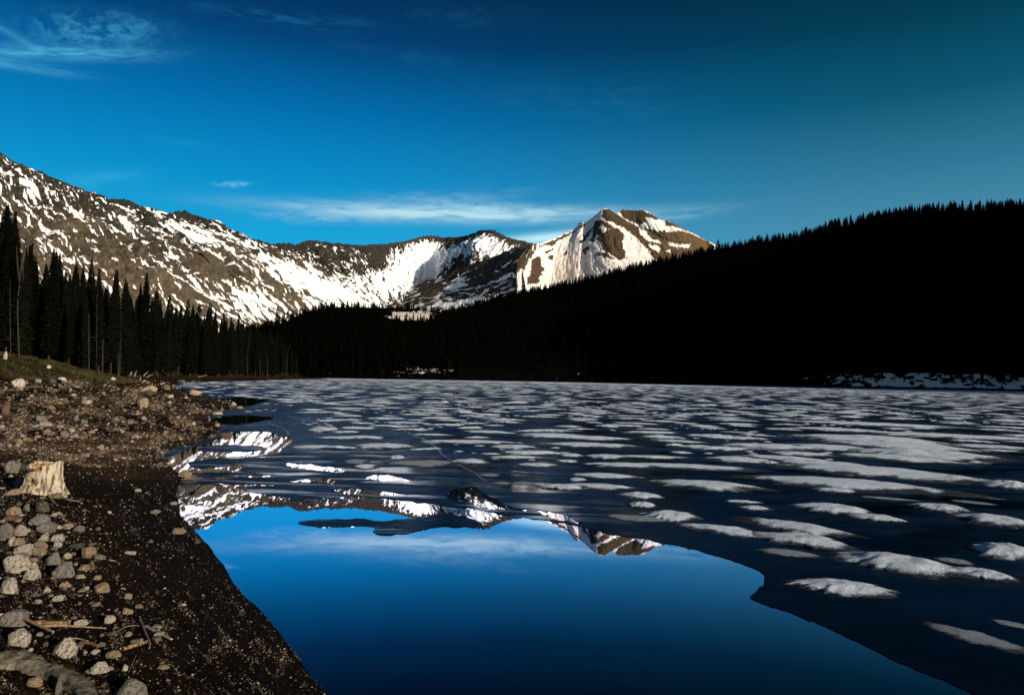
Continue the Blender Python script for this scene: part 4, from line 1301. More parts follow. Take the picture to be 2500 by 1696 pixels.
RK = {'pale': 'stone_pale', 'tan': 'stone_tan', 'grey': 'stone_grey', 'dark': 'stone_dark', 'red': 'stone_red', 'moss': 'stone_moss'}
ROCKS = [  # x, y (centre), width, height px, colour, angularity, kind, label
    (19, 1140, 38, 34, 'grey', .2, 'boulder', 'smooth round grey boulder left of the pale stump'),
    (52, 1140, 20, 18, 'dark', .6, 'rock', 'dark rock wedged between round boulder and stump'),
    (26, 1203, 44, 13, 'tan', .3, 'rock', 'long flat tan rock below the round grey boulder'),
    (45, 1180, 26, 22, 'grey', .4, 'rock', 'grey stone against the lower left side of the stump'),
    (97, 1238, 28, 26, 'moss', .8, 'rock', 'dark lichen-covered block just below the stump'),
    (62, 1240, 14, 18, 'grey', .6, 'rock', 'narrow upright grey stone left of the lichen block'),
    (28, 1249, 34, 20, 'tan', .8, 'rock', 'lumpy tan rock near the left border under the stump'),
    (24, 1266, 34, 12, 'red', .5, 'rock', 'rusty brown flat rock under the lumpy tan one'),
    (91, 1270, 48, 28, 'grey', .3, 'rock', 'large speckled light grey rock below the lichen block'),
    (112, 1291, 46, 22, 'grey', .6, 'rock', 'grey slab under the large speckled rock'),
    (131, 1287, 32, 13, 'pale', .5, 'rock', 'pale wedge right of the grey slab'),
    (162, 1285, 26, 15, 'tan', .5, 'rock', 'orange-tan rock right of the pale wedge'),
    (192, 1293, 27, 14, 'grey', .8, 'rock', 'slate grey block at the right end of the stone heap'),
    (43, 1297, 30, 26, 'pale', .5, 'rock', 'whitish rock near the top left of the stone heap'),
    (11, 1302, 34, 40, 'grey', .4, 'boulder', 'big grey rock cut by the left border in the heap'),
    (24, 1324, 20, 18, 'pale', .5, 'rock', 'small white rock under the big grey border rock'),
    (56, 1343, 44, 26, 'pale', .8, 'rock', 'jagged whitish rock in the middle of the heap'),
    (40, 1325, 28, 18, 'tan', .7, 'rock', 'tan rock leaning on the jagged whitish one'),
    (103, 1313, 24, 22, 'pale', .5, 'rock', 'cream rock below the grey slab'),
    (97, 1332, 30, 18, 'tan', .8, 'rock', 'tan pyramid-shaped rock under the cream rock'),
    (137, 1314, 30, 18, 'pale', .6, 'rock', 'cream wedge right of the cream rock'),
    (141, 1330, 20, 16, 'pale', .8, 'rock', 'broken white rock under the cream wedge'),
    (93, 1348, 32, 22, 'tan', .8, 'rock', 'pointed tan rock right of the jagged whitish rock'),
    (56, 1359, 24, 14, 'grey', .4, 'rock', 'grey-pink rock under the jagged whitish rock'),
    (162, 1358, 20, 15, 'pale', .3, 'rock', 'small pinkish white rock left of the tan block'),
    (183, 1333, 34, 13, 'dark', .6, 'rock', 'flat dark grey rock above the tan block'),
    (212, 1352, 32, 28, 'tan', .8, 'rock', 'square tan and grey block right of the heap'),
    (238, 1361, 28, 11, 'grey', .3, 'rock', 'thin grey stone right of the square block'),
    (129, 1368, 32, 28, 'grey', .5, 'rock', 'grey rock just above the big oval boulder'),
    (75, 1381, 30, 15, 'pale', .5, 'rock', 'flat whitish rock left of the grey one'),
    (28, 1383, 60, 38, 'pale', .6, 'boulder', 'large cream boulder on the left border with a crumbly lower edge'),
    (75, 1405, 38, 26, 'pale', .8, 'rock', 'angular white and tan rock under the flat whitish one'),
    (151, 1397, 52, 36, 'grey', .35, 'boulder', 'big oval grey-brown boulder in the middle of the stony slope'),
    (204, 1387, 30, 13, 'tan', .7, 'rock', 'lumpy tan rock between oval boulder and square block'),
    (219, 1378, 16, 16, 'red', .6, 'rock', 'rusty rock touching the lumpy tan one'),
    (194, 1409, 22, 10, 'pale', .6, 'rock', 'small pale stone at the right tip of the oval boulder'),
    (14, 1434, 40, 34, 'pale', .3, 'boulder', 'pale boulder on the left border with a flat bright foot'),
    (158, 1428, 26, 15, 'tan', .8, 'rock', 'crumbly tan rock below the oval boulder'),
    (234, 1411, 18, 9, 'tan', .4, 'rock', 'small tan stone right of the oval boulder'),
    (246, 1438, 36, 22, 'tan', .7, 'rock', 'five-sided tan rock alone on black soil'),
    (208, 1437, 14, 9, 'pale', .6, 'rock', 'tiny whitish wedge left of the five-sided tan rock'),
    (112, 1442, 17, 12, 'pale', .6, 'rock', 'small white rock on black soil left of the crumbly one'),
    (141, 1462, 28, 14, 'pale', .8, 'rock', 'thin broken pale rock below the small white one'),
    (310, 1457, 19, 12, 'tan', .6, 'rock', 'small tan rock right of the five-sided one'),
    (26, 1512, 62, 40, 'grey', .3, 'boulder', 'big grey boulder behind the long forked branch'),
    (36, 1563, 48, 38, 'pale', .25, 'boulder', 'smooth white oval boulder below the forked branch'),
    (152, 1588, 54, 44, 'pale', .8, 'boulder', 'angular white boulder with sharp faces below the branch tip'),
    (266, 1514, 24, 17, 'pale', .7, 'rock', 'blocky pale stone between branch tip and thin twig'),
    (310, 1493, 25, 15, 'tan', .7, 'rock', 'tan rock above the thin twig'),
    (276, 1599, 37, 16, 'tan', .3, 'rock', 'flat yellowish rock below the reddish wood'),
    (238, 1634, 40, 27, 'pale', .4, 'rock', 'rounded cream rock beside the dark puddle'),
    (214, 1640, 16, 12, 'tan', .4, 'rock', 'small tan stone touching the rounded cream rock'),
    (302, 1631, 15, 17, 'pale', .7, 'rock', 'small upright pale stone right of the puddle'),
    (78, 1668, 36, 19, 'tan', .3, 'rock', 'rounded tan stone in front of the mossy log'),
    (306, 1690, 80, 42, 'grey', .35, 'boulder', 'large rounded grey boulder cut by the bottom border'),
    (134, 1682, 20, 36, 'grey', .6, 'rock', 'upright speckled stone in front of the mossy log'),
    (398, 1630, 27, 9, 'tan', .4, 'rock', 'slim tan stone among grit near the water, at the bottom'),
    (72, 1587, 13, 8, 'pale', .3, 'rock', 'tiny white pebble between the two white boulders'),
    (377, 1250, 25, 10, 'tan', .3, 'rock', 'flat pinkish stone on the sand right of the stump'),
    (334, 1197, 15, 8, 'pale', .3, 'rock', 'small white stone on wet sand level with the stump foot'),
    (317, 1350, 27, 9, 'pale', .4, 'rock', 'slender white stone alone on the dark gravel slope'),
    (430, 1297, 36, 16, 'tan', .4, 'rock', 'flat tan slab where the mountain reflection meets the shore'),
    (479, 1322, 13, 12, 'red', .4, 'rock', 'reddish stone standing at the edge of the blue water'),
    (447, 1158, 34, 16, 'tan', .5, 'rock', 'tan rock half in the water beside the openings'),
    (455, 1177, 38, 12, 'dark', .3, 'rock', 'dark wet rock lying in the water under the tan one'),
    (447, 1239, 10, 8, 'red', .3, 'rock', 'small rusty stone in the mirrored snow slope'),
    (422, 1229, 18, 8, 'pale', .3, 'rock', 'small flat pale stone left of the rusty one at the waterline'),
    (547, 1062, 32, 12, 'red', .3, 'rock', 'reddish flat rock in shallow water beside the mirrored trees'),
    (585, 995, 15, 9, 'tan', .4, 'rock', 'outermost rock off the small sandy point'),
    (570, 986, 12, 8, 'pale', .4, 'rock', 'pale stone next to the outermost rock of the point'),
    (530, 1009, 26, 11, 'pale', .2, 'rock', 'bluish white frosted lump in the cove of the sandy point'),
    (415, 967, 14, 9, 'pale', .4, 'rock', 'pale stone on the sand behind the point'),
    (474, 958, 30, 15, 'tan', .5, 'boulder', 'brown boulder on the shore in front of the far ice'),
    (405, 946, 18, 13, 'red', .4, 'boulder', 'rusty boulder left of the brown one by the far ice'),
    (360, 949, 38, 17, 'tan', .5, 'boulder', 'broad earth-brown boulder below the driftwood tangle'),
    (345, 983, 26, 28, 'tan', .2, 'boulder', 'upright rounded tan boulder alone on the far beach'),
    (42, 937, 30, 21, 'pale', .5, 'boulder', 'pale boulder at the foot of the grassy bank'),
    (47, 949, 14, 10, 'tan', .5, 'rock', 'tan rock under the pale bank boulder'),
    (3, 997, 18, 36, 'red', .3, 'boulder', 'brown boulder half cut by the left border on the far beach'),
    (125, 929, 17, 14, 'dark', .7, 'rock', 'dark pointed rock at the foot of the grass bank'),
    (150, 927, 19, 12, 'pale', .5, 'rock', 'cream rock beside the dark pointed one'),
    (92, 925, 14, 10, 'grey', .5, 'rock', 'grey rock in the edge of the grass left of the dark one'),
    (116, 922, 11, 8, 'pale', .5, 'rock', 'small white rock just above the dark pointed one'),
    (274, 925, 14, 9, 'pale', .5, 'rock', 'pale rock at the right end of the grass bank'),
    (182, 1021, 13, 15, 'grey', .8, 'rock', 'leaning blue-grey slab on the mid beach'),
    (202, 1029, 15, 11, 'grey', .2, 'rock', 'rounded grey rock right of the leaning slab'),
    (208, 1038, 12, 6, 'pale', .3, 'rock', 'small pale stone under the rounded grey rock'),
    (349, 1021, 13, 9, 'pale', .2, 'rock', 'pale round stone below the upright tan boulder'),
    (220, 1054, 16, 9, 'tan', .3, 'rock', 'cream stone with a bright top on the brown sand'),
    (155, 1060, 20, 16, 'grey', .8, 'rock', 'squarish grey rock on the mid beach'),
    (114, 1052, 21, 10, 'tan', .3, 'rock', 'tan oval rock left of the squarish grey one'),
    (142, 1041, 18, 9, 'tan', .4, 'rock', 'tan rock above the squarish grey one'),
    (98, 1022, 26, 16, 'grey', .5, 'rock', 'mottled grey rock on the mid beach near the left'),
    (244, 1091, 16, 9, 'pale', .3, 'rock', 'pale flat stone on dark sand above the stump level'),
    (43, 1080, 16, 17, 'tan', .6, 'rock', 'knobbly tan rock above the stump'),
    (307, 1058, 20, 10, 'red', .3, 'rock', 'brown half-buried rock on the sand drift'),
    (331, 1066, 13, 7, 'pale', .4, 'rock', 'white angular stone right of the half-buried rock'),
    (180, 1066, 24, 7, 'pale', .3, 'rock', 'thin pale stone right of the squarish grey rock'),
    (52, 1064, 14, 7, 'pale', .3, 'rock', 'small pale stone left of the tan oval rock'),
    (90, 1066, 16, 8, 'tan', .3, 'rock', 'slim tan stone under the tan oval rock'),
    (558, 917, 24, 7, 'pale', .3, 'boulder', 'low pale boulder on the far left shore under the trees'),
]
rock_boxes = []
for i, (px, py, w, h, colr, ang, kind, lab) in enumerate(ROCKS):
    foot = ground_at(px, py + h * .38)
    d = math.hypot(foot.x, foot.y)
    W = w / F * foot.y * 1.0
    Hh = h / F * d * 1.10
    me = rock_mesh(1000 + i * 13, 4 if w > 30 else 3, .7, ang, kind)
    me.materials.append(M[RK[colr]])
    o = link(kind, me)
    dep = max(W * .62, Hh * .8)
    o.scale = (W * 1.0, dep, Hh * 1.12)
    o.location = (foot.x, foot.y + dep * .30, foot.z + Hh * .18)
    o.rotation_euler = (random.uniform(-.12, .12), random.uniform(-.15, .15), math.atan2(-foot.x, foot.y) + random.uniform(-.25, .25))
    tag(o, lab, kind)
    rock_boxes.append((px, py, w, h))

# many alike stones and the uncountable gravel
STM = []
for k in range(14):
    me = rock_mesh(50 + k * 11, 3, .7, random.choice((.2, .5, .7, .9)), 'stone')
    me.materials.append(M['stone'])
    STM.append(me)


def dens(px, py):
    """how many stones the beach carries at a photograph pixel"""
    heap = 1.0 * np.exp(-((px - 60) / 130) ** 2 - ((py - 1310) / 110) ** 2)
    mid = .55 * np.exp(-((px - 120) / 190) ** 2 - ((py - 1070) / 60) ** 2)
    low = .45 * np.exp(-((px - 200) / 220) ** 2 - ((py - 1560) / 120) ** 2)
    up = .35 * np.exp(-((px - 200) / 200) ** 2 - ((py - 985) / 40) ** 2)
    return heap + mid + low + up


pts = []
while len(pts) < 300 - 75:
    px = random.uniform(-5, 420); py = random.uniform(940, 1690)
    if random.random() > dens(px, py):
        continue
    if any(abs(px - bx) < bw * .55 and abs(py - by) < bh * .6 for bx, by, bw, bh in rock_boxes):
        continue
    if 40 < px < 165 and 1120 < py < 1215:
        continue
    g = ground_at(px, py)
    s = float(ground_z(np.array([g.x]), np.array([g.y]), False)[1][0])
    if s < .25:
        continue
    wpx = random.lognormvariate(math.log(11), .38) * (1 + .4 * dens(px, py)) * (1.0 if py > 1100 else .75)
    pts.append((px, py, g, wpx))
    rock_boxes.append((px, py, wpx * .8, wpx * .5))
for i, (px, py, g, wpx) in enumerate(pts):
    o = link('stone', STM[i % 14])
    W = wpx / F * g.y
    o.scale = (W, W * random.uniform(.6, 1.0), W * random.uniform(.42, .75))
    o.location = (g.x, g.y, g.z + o.scale[2] * .22)
    o.rotation_euler = (random.uniform(-.3, .3), random.uniform(-.3, .3), random.uniform(0, 6.28))
    if py < 1010:
        lab, grp = 'one of many small stones over the far beach below the grass bank', 'small stones on the far beach'
    elif py < 1125:
        lab, grp = 'one of many small stones on the mid beach above the stump', 'small stones on the mid beach'
    elif py < 1430:
        lab, grp = 'one of many small stones filling the pale heap below the stump', 'small stones of the heap'
    else:
        lab, grp = 'one of many small stones on black soil around the forked branch', 'small stones at bottom left'
    tag(o, lab, 'stone', grp)


def ico(sub=1):
    bm = bmesh.new(); bmesh.ops.create_icosphere(bm, subdivisions=sub, radius=.5)
    V = np.array([v.co[:] for v in bm.verts]); Fc = np.array([[v.index for v in f.verts] for f in bm.faces]); bm.free()
    return V, Fc


def gravel(n, name, lab, wlo, wmed, sig, box, densf, mat):
    base, Fc = ico(1)
    nb = len(base)
    px = rng.uniform(box[0], box[1], n * 4); py = rng.uniform(box[2], box[3], n * 4)
    keep = rng.uniform(0, 1, n * 4) < densf(px, py)
    px = px[keep][:n]; py = py[keep][:n]
    z = np.zeros(len(px))
    for _ in range(40):
        p = at_z(px, py, z)
        zz, s, b = ground_z(p[:, 0], p[:, 1], False)
        z = z + (np.minimum(zz, 1.7) - z) * .4
    good = (s > .0) & (b < 3) & (zz > -.003)
    p = p[good]; zz = zz[good]; px = px[good]; py = py[good]
    m = len(p)
    w = np.clip(np.exp(rng.normal(np.log(wmed), sig, m)), wlo, 14) / F * p[:, 1]
    S = np.stack([w, w * rng.uniform(.6, 1, m), w * rng.uniform(.45, .85, m)], -1)
    th = rng.uniform(0, 6.28, m)
    jit = rng.normal(1, .15, (m, nb, 1))
    B = base[None] * jit * S[:, None]
    tilt = rng.uniform(-.5, .5, m)
    y2 = B[..., 1] * np.cos(tilt)[:, None] - B[..., 2] * np.sin(tilt)[:, None]
    z2 = B[..., 1] * np.sin(tilt)[:, None] + B[..., 2] * np.cos(tilt)[:, None]
    x3 = B[..., 0] * np.cos(th)[:, None] - y2 * np.sin(th)[:, None]
    y3 = B[..., 0] * np.sin(th)[:, None] + y2 * np.cos(th)[:, None]
    V = np.stack([x3 + p[:, 0:1], y3 + p[:, 1:2], z2 + zz[:, None] + S[:, 2:3] * .18], -1).reshape(-1, 3)
    Fx = (Fc[None] + (np.arange(m) * nb)[:, None, None]).reshape(-1, 3)
    tone = np.repeat(rng.uniform(0, 1, m), nb)
    o = link(name, mesh_np(name, V, Fx, mat, False, {'tone': tone}))
    tag(o, lab, 'gravel', kind='stuff')


def mat_gravel():
    m, T, p, out = mat_new('gravel_stones')
    t = T.n('ShaderNodeAttribute', attribute_name='tone').outputs['Fac']
    pos = T.n('ShaderNodeNewGeometry').outputs['Position']
    base = T.ramp(t, [(0, (.016, .013, .010)), (.4, (.045, .033, .022)), (.65, (.11, .077, .049)), (.8, (.19, .12, .066)), (.92, (.23, .185, .13)), (1, (.34, .29, .22))])
    n = T.noise(pos, 70, 4, .7)
    T.put(p.inputs['Base Color'], T.mix(T.smooth(n, .4, .7, 0, .6), base, (.06, .05, .04)))
    p.inputs['Roughness'].default_value = .85
    p.inputs['Specular IOR Level'].default_value = .2
    T.l(T.bump(n, .4, .005), p.inputs['Normal'])
    return m


M['gravel'] = mat_gravel()
gravel(26000, 'gravel', 'loose grit and small pebbles over the dark beach', .8, 2.0, .52, (-10, 800, 1130, 1700),
       lambda x, y: .05 + .75 * sstep(fbm((x + y) / 90, (y - x) / 34, 4, 909), .0, .4) * (.35 + .65 * sstep(y, 1360, 1500)) + .4 * np.exp(-((x - 80) / 120) ** 2 - ((y - 1330) / 120) ** 2), M['gravel'])
gravel(19000, 'gravel', 'fine pebbles on the middle and far beach', .6, 2.7, .62, (-10, 620, 930, 1140),
       lambda x, y: .10 + .8 * sstep(fbm(x / 70, y / 22, 4, 919), -.05, .3), M['gravel'])


# ---------------------------------------------------------------- stump, logs, branches
def tube(pts, radii, nseg=10, seed=0, rough=.12, name='branch', mat=None, cap=True, flat=1.0):
    P = [Vector(p) for p in pts]
    # subdivide with Catmull-Rom
    Q, Rr = [], []
    n = len(P)
    for i in range(n - 1):
        p0 = P[max(0, i - 1)]; p1 = P[i]; p2 = P[i + 1]; p3 = P[min(n - 1, i + 2)]
        for j in range(6):
            t = j / 6
            Q.append(.5 * ((2 * p1) + (-p0 + p2) * t + (2 * p0 - 5 * p1 + 4 * p2 - p3) * t * t + (-p0 + 3 * p1 - 3 * p2 + p3) * t ** 3))
            Rr.append(radii[i] * (1 - t) + radii[i + 1] * t)
    Q.append(P[-1]); Rr.append(radii[-1])
    V = []
    up = Vector((0, 0, 1))
    th = np.linspace(0, 2 * np.pi, nseg, endpoint=False)
    for i, q in enumerate(Q):
        t = (Q[min(i + 1, len(Q) - 1)] - Q[max(i - 1, 0)]).normalized()
        u = t.cross(up)
        if u.length < .05:
            u = t.cross(Vector((1, 0, 0)))
        u.normalize(); w = u.cross(t).normalized()
        nn = fbm(np.cos(th) * 1.3 + i * .21 + seed, np.sin(th) * 1.3 + seed, 3, 11)
        for j in range(nseg):
            r = Rr[i] * (1 + rough * 2 * nn[j])
            V.append(q + u * (math.cos(th[j]) * r) + w * (math.sin(th[j]) * r * flat))
    Fc = []
    for i in range(len(Q) - 1):
        for j in range(nseg):
            a = i * nseg + j; b = i * nseg + (j + 1) % nseg
            Fc.append((a, b, b + nseg, a + nseg))
    V = [tuple(v) for v in V]
    if cap:
        for ring, q in ((0, Q[0]), (len(Q) - 1, Q[-1])):
            c = len(V); V.append(tuple(q))
            for j in range(nseg):
                a = ring * nseg + j; b = ring * nseg + (j + 1) % nseg
                Fc.append((a, b, c, c) if False else (a, b, c))
    me = bpy.data.meshes.new(name)
    me.from_pydata(V, [], Fc); me.update()
    for f in me.polygons:
        f.use_smooth = True
    if mat:
        me.materials.append(mat)
    return me


def on_ground(pix, lift=.0):
    out = []
    for p in pix:
        g = ground_at(p[0], p[1])
        out.append((g.x, g.y, g.z + lift + (p[2] if len(p) > 2 else 0)))
    return out


def px_r(pix, r):
    g = ground_at(pix[0][0], pix[0][1])
    return r / F * math.hypot(g.x, g.y)


def build_stump():
    foot = ground_at(103, 1206)
    d = math.hypot(foot.x, foot.y)
    s = d / F                                        # metres per photograph pixel here
    nseg, nr = 96, 34
    th = np.linspace(0, 2 * np.pi, nseg, endpoint=False)      # 0 = to the right, -pi/2 = towards us
    tdeg = np.degrees(th) % 360
    # height of the broken top: tall right horn, sloping front, separate left piece behind a split
    key = [(0, 96), (40, 92), (80, 86), (120, 92), (150, 93), (172, 88), (190, 78), (215, 74), (250, 80), (290, 84), (320, 90), (345, 97), (360, 96)]
    H = np.interp(tdeg, [k[0] for k in key], [k[1] for k in key]) * s
    H = H + fbm(np.cos(th) * 5, np.sin(th) * 5, 4, 5, .6) * 7 * s
    V = []
    rootl = 1 + .75 * np.exp(-((tdeg - 338) / 16) ** 2) + .40 * np.exp(-((tdeg - 215) / 20) ** 2) + .32 * np.exp(-((tdeg - 275) / 14) ** 2) + .45 * np.exp(-((tdeg - 120) / 22) ** 2) + .3 * np.exp(-((tdeg - 30) / 18) ** 2)
    flute = 1 + .07 * fbm(np.cos(th) * 2.6, np.sin(th) * 2.6, 3, 9) * 2
    for i in range(nr):
        f = i / (nr - 1)
        fl = (1 - f) ** 3.2
        rad = (36 * s) * (1.10 - .06 * f) * flute * (1 + (rootl - 1) * fl * 1.15 + .16 * fl)
        x = np.cos(th) * rad; y = np.sin(th) * rad * .85
        x = x + f * 5 * s - (1 - f) * 0 * s
        z = H * f - 7 * s * (1 - f)
        V.append(np.stack([x, y, z], -1))
    # rim inward and down inside
    for k, (q, dz) in enumerate(((.90, -1), (.78, -6), (.60, -20), (.30, -30), (.02, -33))):
        top = V[nr - 1]
        c = np.array([3 * s, 0, 0])
        x = (top[:, 0] - c[0]) * q + c[0]; y = top[:, 1] * q
        z = top[:, 2] * (.4 + .6 * min(1, q + .3)) + dz * s
        V.append(np.stack([x, y, z], -1))
    n2 = len(V)
    VV = np.concatenate(V)
    bump = fbm(VV[:, 0] * 34, VV[:, 2] * 5 + VV[:, 1] * 30, 4, 15, .6) * 2.2 * s
    rr = np.hypot(VV[:, 0], VV[:, 1]) + 1e-6
    VV[:, 0] += VV[:, 0] / rr * bump; VV[:, 1] += VV[:, 1] / rr * bump
    # knot hole on the front
    hx = np.hypot((VV[:, 0] + 8 * s) / (7 * s), (VV[:, 2] - 36 * s) / (10 * s))
    front = VV[:, 1] < 0
    VV[:, 1] += np.where(front, np.exp(-hx ** 2) * 13 * s, 0)
    # the long split running from the upper right to the lower left of the front
    ln = (VV[:, 2] - (72 * s + (VV[:, 0]) * .34)) / (3.6 * s)
    VV[:, 1] += np.where(front & (VV[:, 0] < 14 * s), np.exp(-ln ** 2) * 11 * s, 0)
    raw = VV.copy()
    VV = VV * np.array([.90, .84, .68]) + np.array([foot.x - 14 * s, foot.y + 20 * s, foot.z])
    fs = []
    for i in range(n2 - 1):
        for j in range(nseg):
            a = i * nseg + j; b = i * nseg + (j + 1) % nseg
            fs.append((a, b, b + nseg, a + nseg))
    fa = np.array(fs); fc = raw[fa].mean(1)
    fl_ = np.abs((fc[:, 2] - (72 * s + fc[:, 0] * .34)) / (3.6 * s)) < .95
    hole = np.hypot((fc[:, 0] + 8 * s) / (7 * s), (fc[:, 2] - 36 * s) / (9 * s)) < .85
    painted_hole = np.hypot((fc[:, 0] - 12 * s) / (4 * s), (fc[:, 2] - 14 * s) / (7 * s)) < .9  # no recess in the mesh, only faces coloured dark like a shaded hole
    inner = np.arange(len(fa)) >= (nr + 1) * nseg
    dark = ((fc[:, 1] < 0) & ((fl_ & (fc[:, 0] < 18 * s)) | hole | painted_hole)) | inner  # rot colour also paints the shade inside split, knot holes and hollow
    me = mesh_np('tree_stump', VV - np.array(foot), fa, M['wood'], True)
    me.materials.append(M['wood_rot_or_shade'])
    me.polygons.foreach_set('material_index', dark.astype(np.int32))
    o = link('tree_stump', me)
    o.location = foot
    tag(o, 'bleached weathered tree stump with a tall right horn and flared roots on the gravel beach', 'tree stump')
    # thin roots on the soil
    for q, rr_ in (([(150, 1215), (170, 1222), (195, 1226)], 3.0), ([(118, 1210), (128, 1224), (140, 1236)], 2.4)):
        pts = on_ground(q, .01)
        loc = [tuple(Vector(p) - foot) for p in pts]
        r = rr_ * s
        link('root', tube(loc, [r, r * .7, r * .3], 8, 3, .1, 'root', M['wood_grey']), o)


build_stump()


def wood(pix, r0, r1, name, mat, label, cat, lift=.02, fork=None, flat=1.0, group=None, seed=1):
    pts = on_ground(pix)
    pts = [(x, y, z + lift) for x, y, z in pts]
    k = px_r(pix, 1.0)
    rad = [(r0 + (r1 - r0) * i / (len(pts) - 1)) * k for i in range(len(pts))]
    base = Vector(pts[0])
    o = link(name, tube([tuple(Vector(p) - base) for p in pts], rad, 24 if r0 > 20 else 12, seed, .30 if r0 > 20 else .14, name, mat, flat=flat))
    o.location = base
    tag(o, label, cat, group)
    if fork:
        fp = on_ground(fork)
        fp = [tuple(Vector((x, y, z + lift)) - base) for x, y, z in fp]
        link('twig', tube(fp, [r0 * .75 * k, r0 * .65 * k, r0 * .5 * k, r0 * .35 * k, r1 * .5 * k][:len(fp)], 10, seed + 3, .12, 'twig', mat), o)
    return o


wood([(-25, 1522), (5, 1521), (30, 1522), (56, 1528), (80, 1540), (104, 1551), (130, 1563)], 4.2, 2.2, 'branch', M['branch'],
     'long forked brown branch lying across the stones at bottom left', 'branch', .055, fork=[(100, 1549), (140, 1546), (180, 1548), (220, 1551), (258, 1553)])
wood([(341, 1512), (349, 1536), (359, 1560), (366, 1576), (364, 1590)], 1.6, 1.2, 'twig', M['branch'], 'thin upright-looking curved twig on the gravel right of the branch tip', 'twig', .02)
wood([(290, 1546), (305, 1537), (322, 1534), (340, 1534)], .7, .6, 'twig', M['branch'], 'hair-thin arched twig touching the curved twig', 'twig', .02)
wood([(357, 1532), (375, 1541), (395, 1552), (420, 1564)], 5.0, 3.0, 'driftwood', M['wood_grey'], 'flat grey splintered driftwood board on the gravel near the bottom', 'driftwood', .01, flat=.4)
wood([(297, 1588), (318, 1582), (340, 1575), (362, 1568)], 6.0, 4.0, 'driftwood', M['wood_rot_or_shade'], 'reddish brown chunk of rotten wood under the curved twig', 'driftwood', .01, flat=.8)
wood([(70, 1526), (100, 1524), (135, 1526), (172, 1522)], 9.0, 7.0, 'log', M['wood_rot_or_shade'], 'short crumbling orange-brown rotten log behind the forked branch', 'log', .01, flat=.7)
wood([(200, 1568), (222, 1572), (240, 1580)], 4.5, 3.5, 'driftwood', M['wood_rot_or_shade'], 'small orange wood fragment between the white boulder and the reddish chunk', 'driftwood', .005, flat=.8)
wood([(-40, 1622), (20, 1622), (70, 1632), (120, 1648), (170, 1668), (205, 1694), (222, 1722)], 30, 16, 'log', M['log_old'], 'thick mossy grey log curving out of the bottom left corner', 'log', .0, flat=.9)
wood([(160, 1570), (190, 1570), (215, 1576)], 1.4, .8, 'twig', M['branch'], 'thin dark twig lying right of the angular white boulder', 'twig', .03)
wood([(330, 1648), (322, 1668), (312, 1692)], .6, .5, 'twig', M['wood_grey'], 'fine pale stem in front of the large bottom boulder', 'twig', .12)
wood([(268, 1372), (282, 1375), (292, 1382)], 1.4, .9, 'twig', M['wood_grey'], 'pale crooked twig on the slope right of the thin grey stone', 'twig', .02)
wood([(60, 948), (82, 947), (104, 948)], 1.0, .7, 'branch', M['wood_grey'], 'straight pale stick lying on the beach under the grass bank', 'branch', .1)
wood([(145, 931), (160, 930), (176, 931)], 3.0, 2.0, 'driftwood', M['wood_grey'], 'blue-grey flat plank on stones at the foot of the bank', 'driftwood', .15, flat=.5)


# far driftwood tangle by the cove
def bank_at(px, py):
    """first point of the shore and bank met by the line of sight"""
    r = rays(px, py)
    d = np.geomspace(25, 420, 900)
    k = d / np.hypot(r[0], r[1])
    P = r[None] * k[:, None]; P[:, 2] += CAM_H
    z = ground_z(P[:, 0], P[:, 1], False)[0]
    hit = np.where(P[:, 2] <= z)[0]
    i = hit[0] if len(hit) else len(d) - 1
    return Vector((P[i, 0], P[i, 1], z[i]))


def stick(pxa, pya, pxb, pyb, r, name, label, cat, group=None, mat='wood_grey', dy=0.0):
    a = bank_at(pxa, pya)
    b = Vector(at_y(pxb, pyb, a.y + dy))
    dd = math.hypot(a.x, a.y)
    rad = r / F * dd
    mid = (b - a) * .5 + Vector((random.uniform(-1, 1), 0, random.uniform(-1, 1))) * .04 * (b - a).length
    o = link(name, tube([(0, 0, -.15), tuple(mid), tuple(b - a)], [rad, rad * .8, rad * .4], 8, 2, .15, name, M[mat]))
    o.location = a
    tag(o, label, cat, group)
    return o


DW = [(318, 917, 322, 907, 2.2), (330, 914, 326, 905, 1.6), (341, 928, 344, 920, 1.6), (328, 920, 334, 904, 1.3), (350, 918, 362, 907, 1.2), (298, 897, 322, 894, 1.2), (333, 912, 316, 899, 1.0), (345, 915, 330, 898, 1.0),
      (362, 915, 350, 905, .9), (366, 914, 361, 906, 1.2), (268, 903, 271, 896, 2.0), (300, 895, 316, 886, 1.0), (355, 921, 374, 913, 1.0), (500, 918, 494, 910, 1.0), (480, 920, 506, 915, .9)]
for i, (a, b, c, d_, r) in enumerate(DW):
    stick(a, b, c, d_, r, 'driftwood', 'one of several grey driftwood sticks tangled on the shore by the cove', 'driftwood', 'driftwood sticks by the cove')
for (a, b, c, d_, r, lab) in [(12, 876, 15, 858, 4.5, 'tall pale snag stub leaning at the left end of the grass bank'), (16, 849, 16, 841, 3.0, 'short pale stump at the forest edge, far left'), (53, 852, 54, 842, 2.2, 'thin pale post-like stub at the forest edge'),
                              (70, 855, 73, 851, 3.6, 'rounded white stub in front of the trees'), (198, 880, 200, 873, 4.0, 'split white stump on the crest of the grass bank'),
                              (325, 897, 327, 888, 2.8, 'grey stub near the right end of the bank')]:
    stick(a, b, c, d_, r, 'tree_stump', lab, 'tree stump', None, 'wood')
stick(118, 852, 164, 856, 2.2, 'log', 'long pale fallen log in the dark at the forest edge', 'log')
stick(240, 883, 260, 885, 1.8, 'log', 'short pale log on the bank below the two bare trunks', 'log')


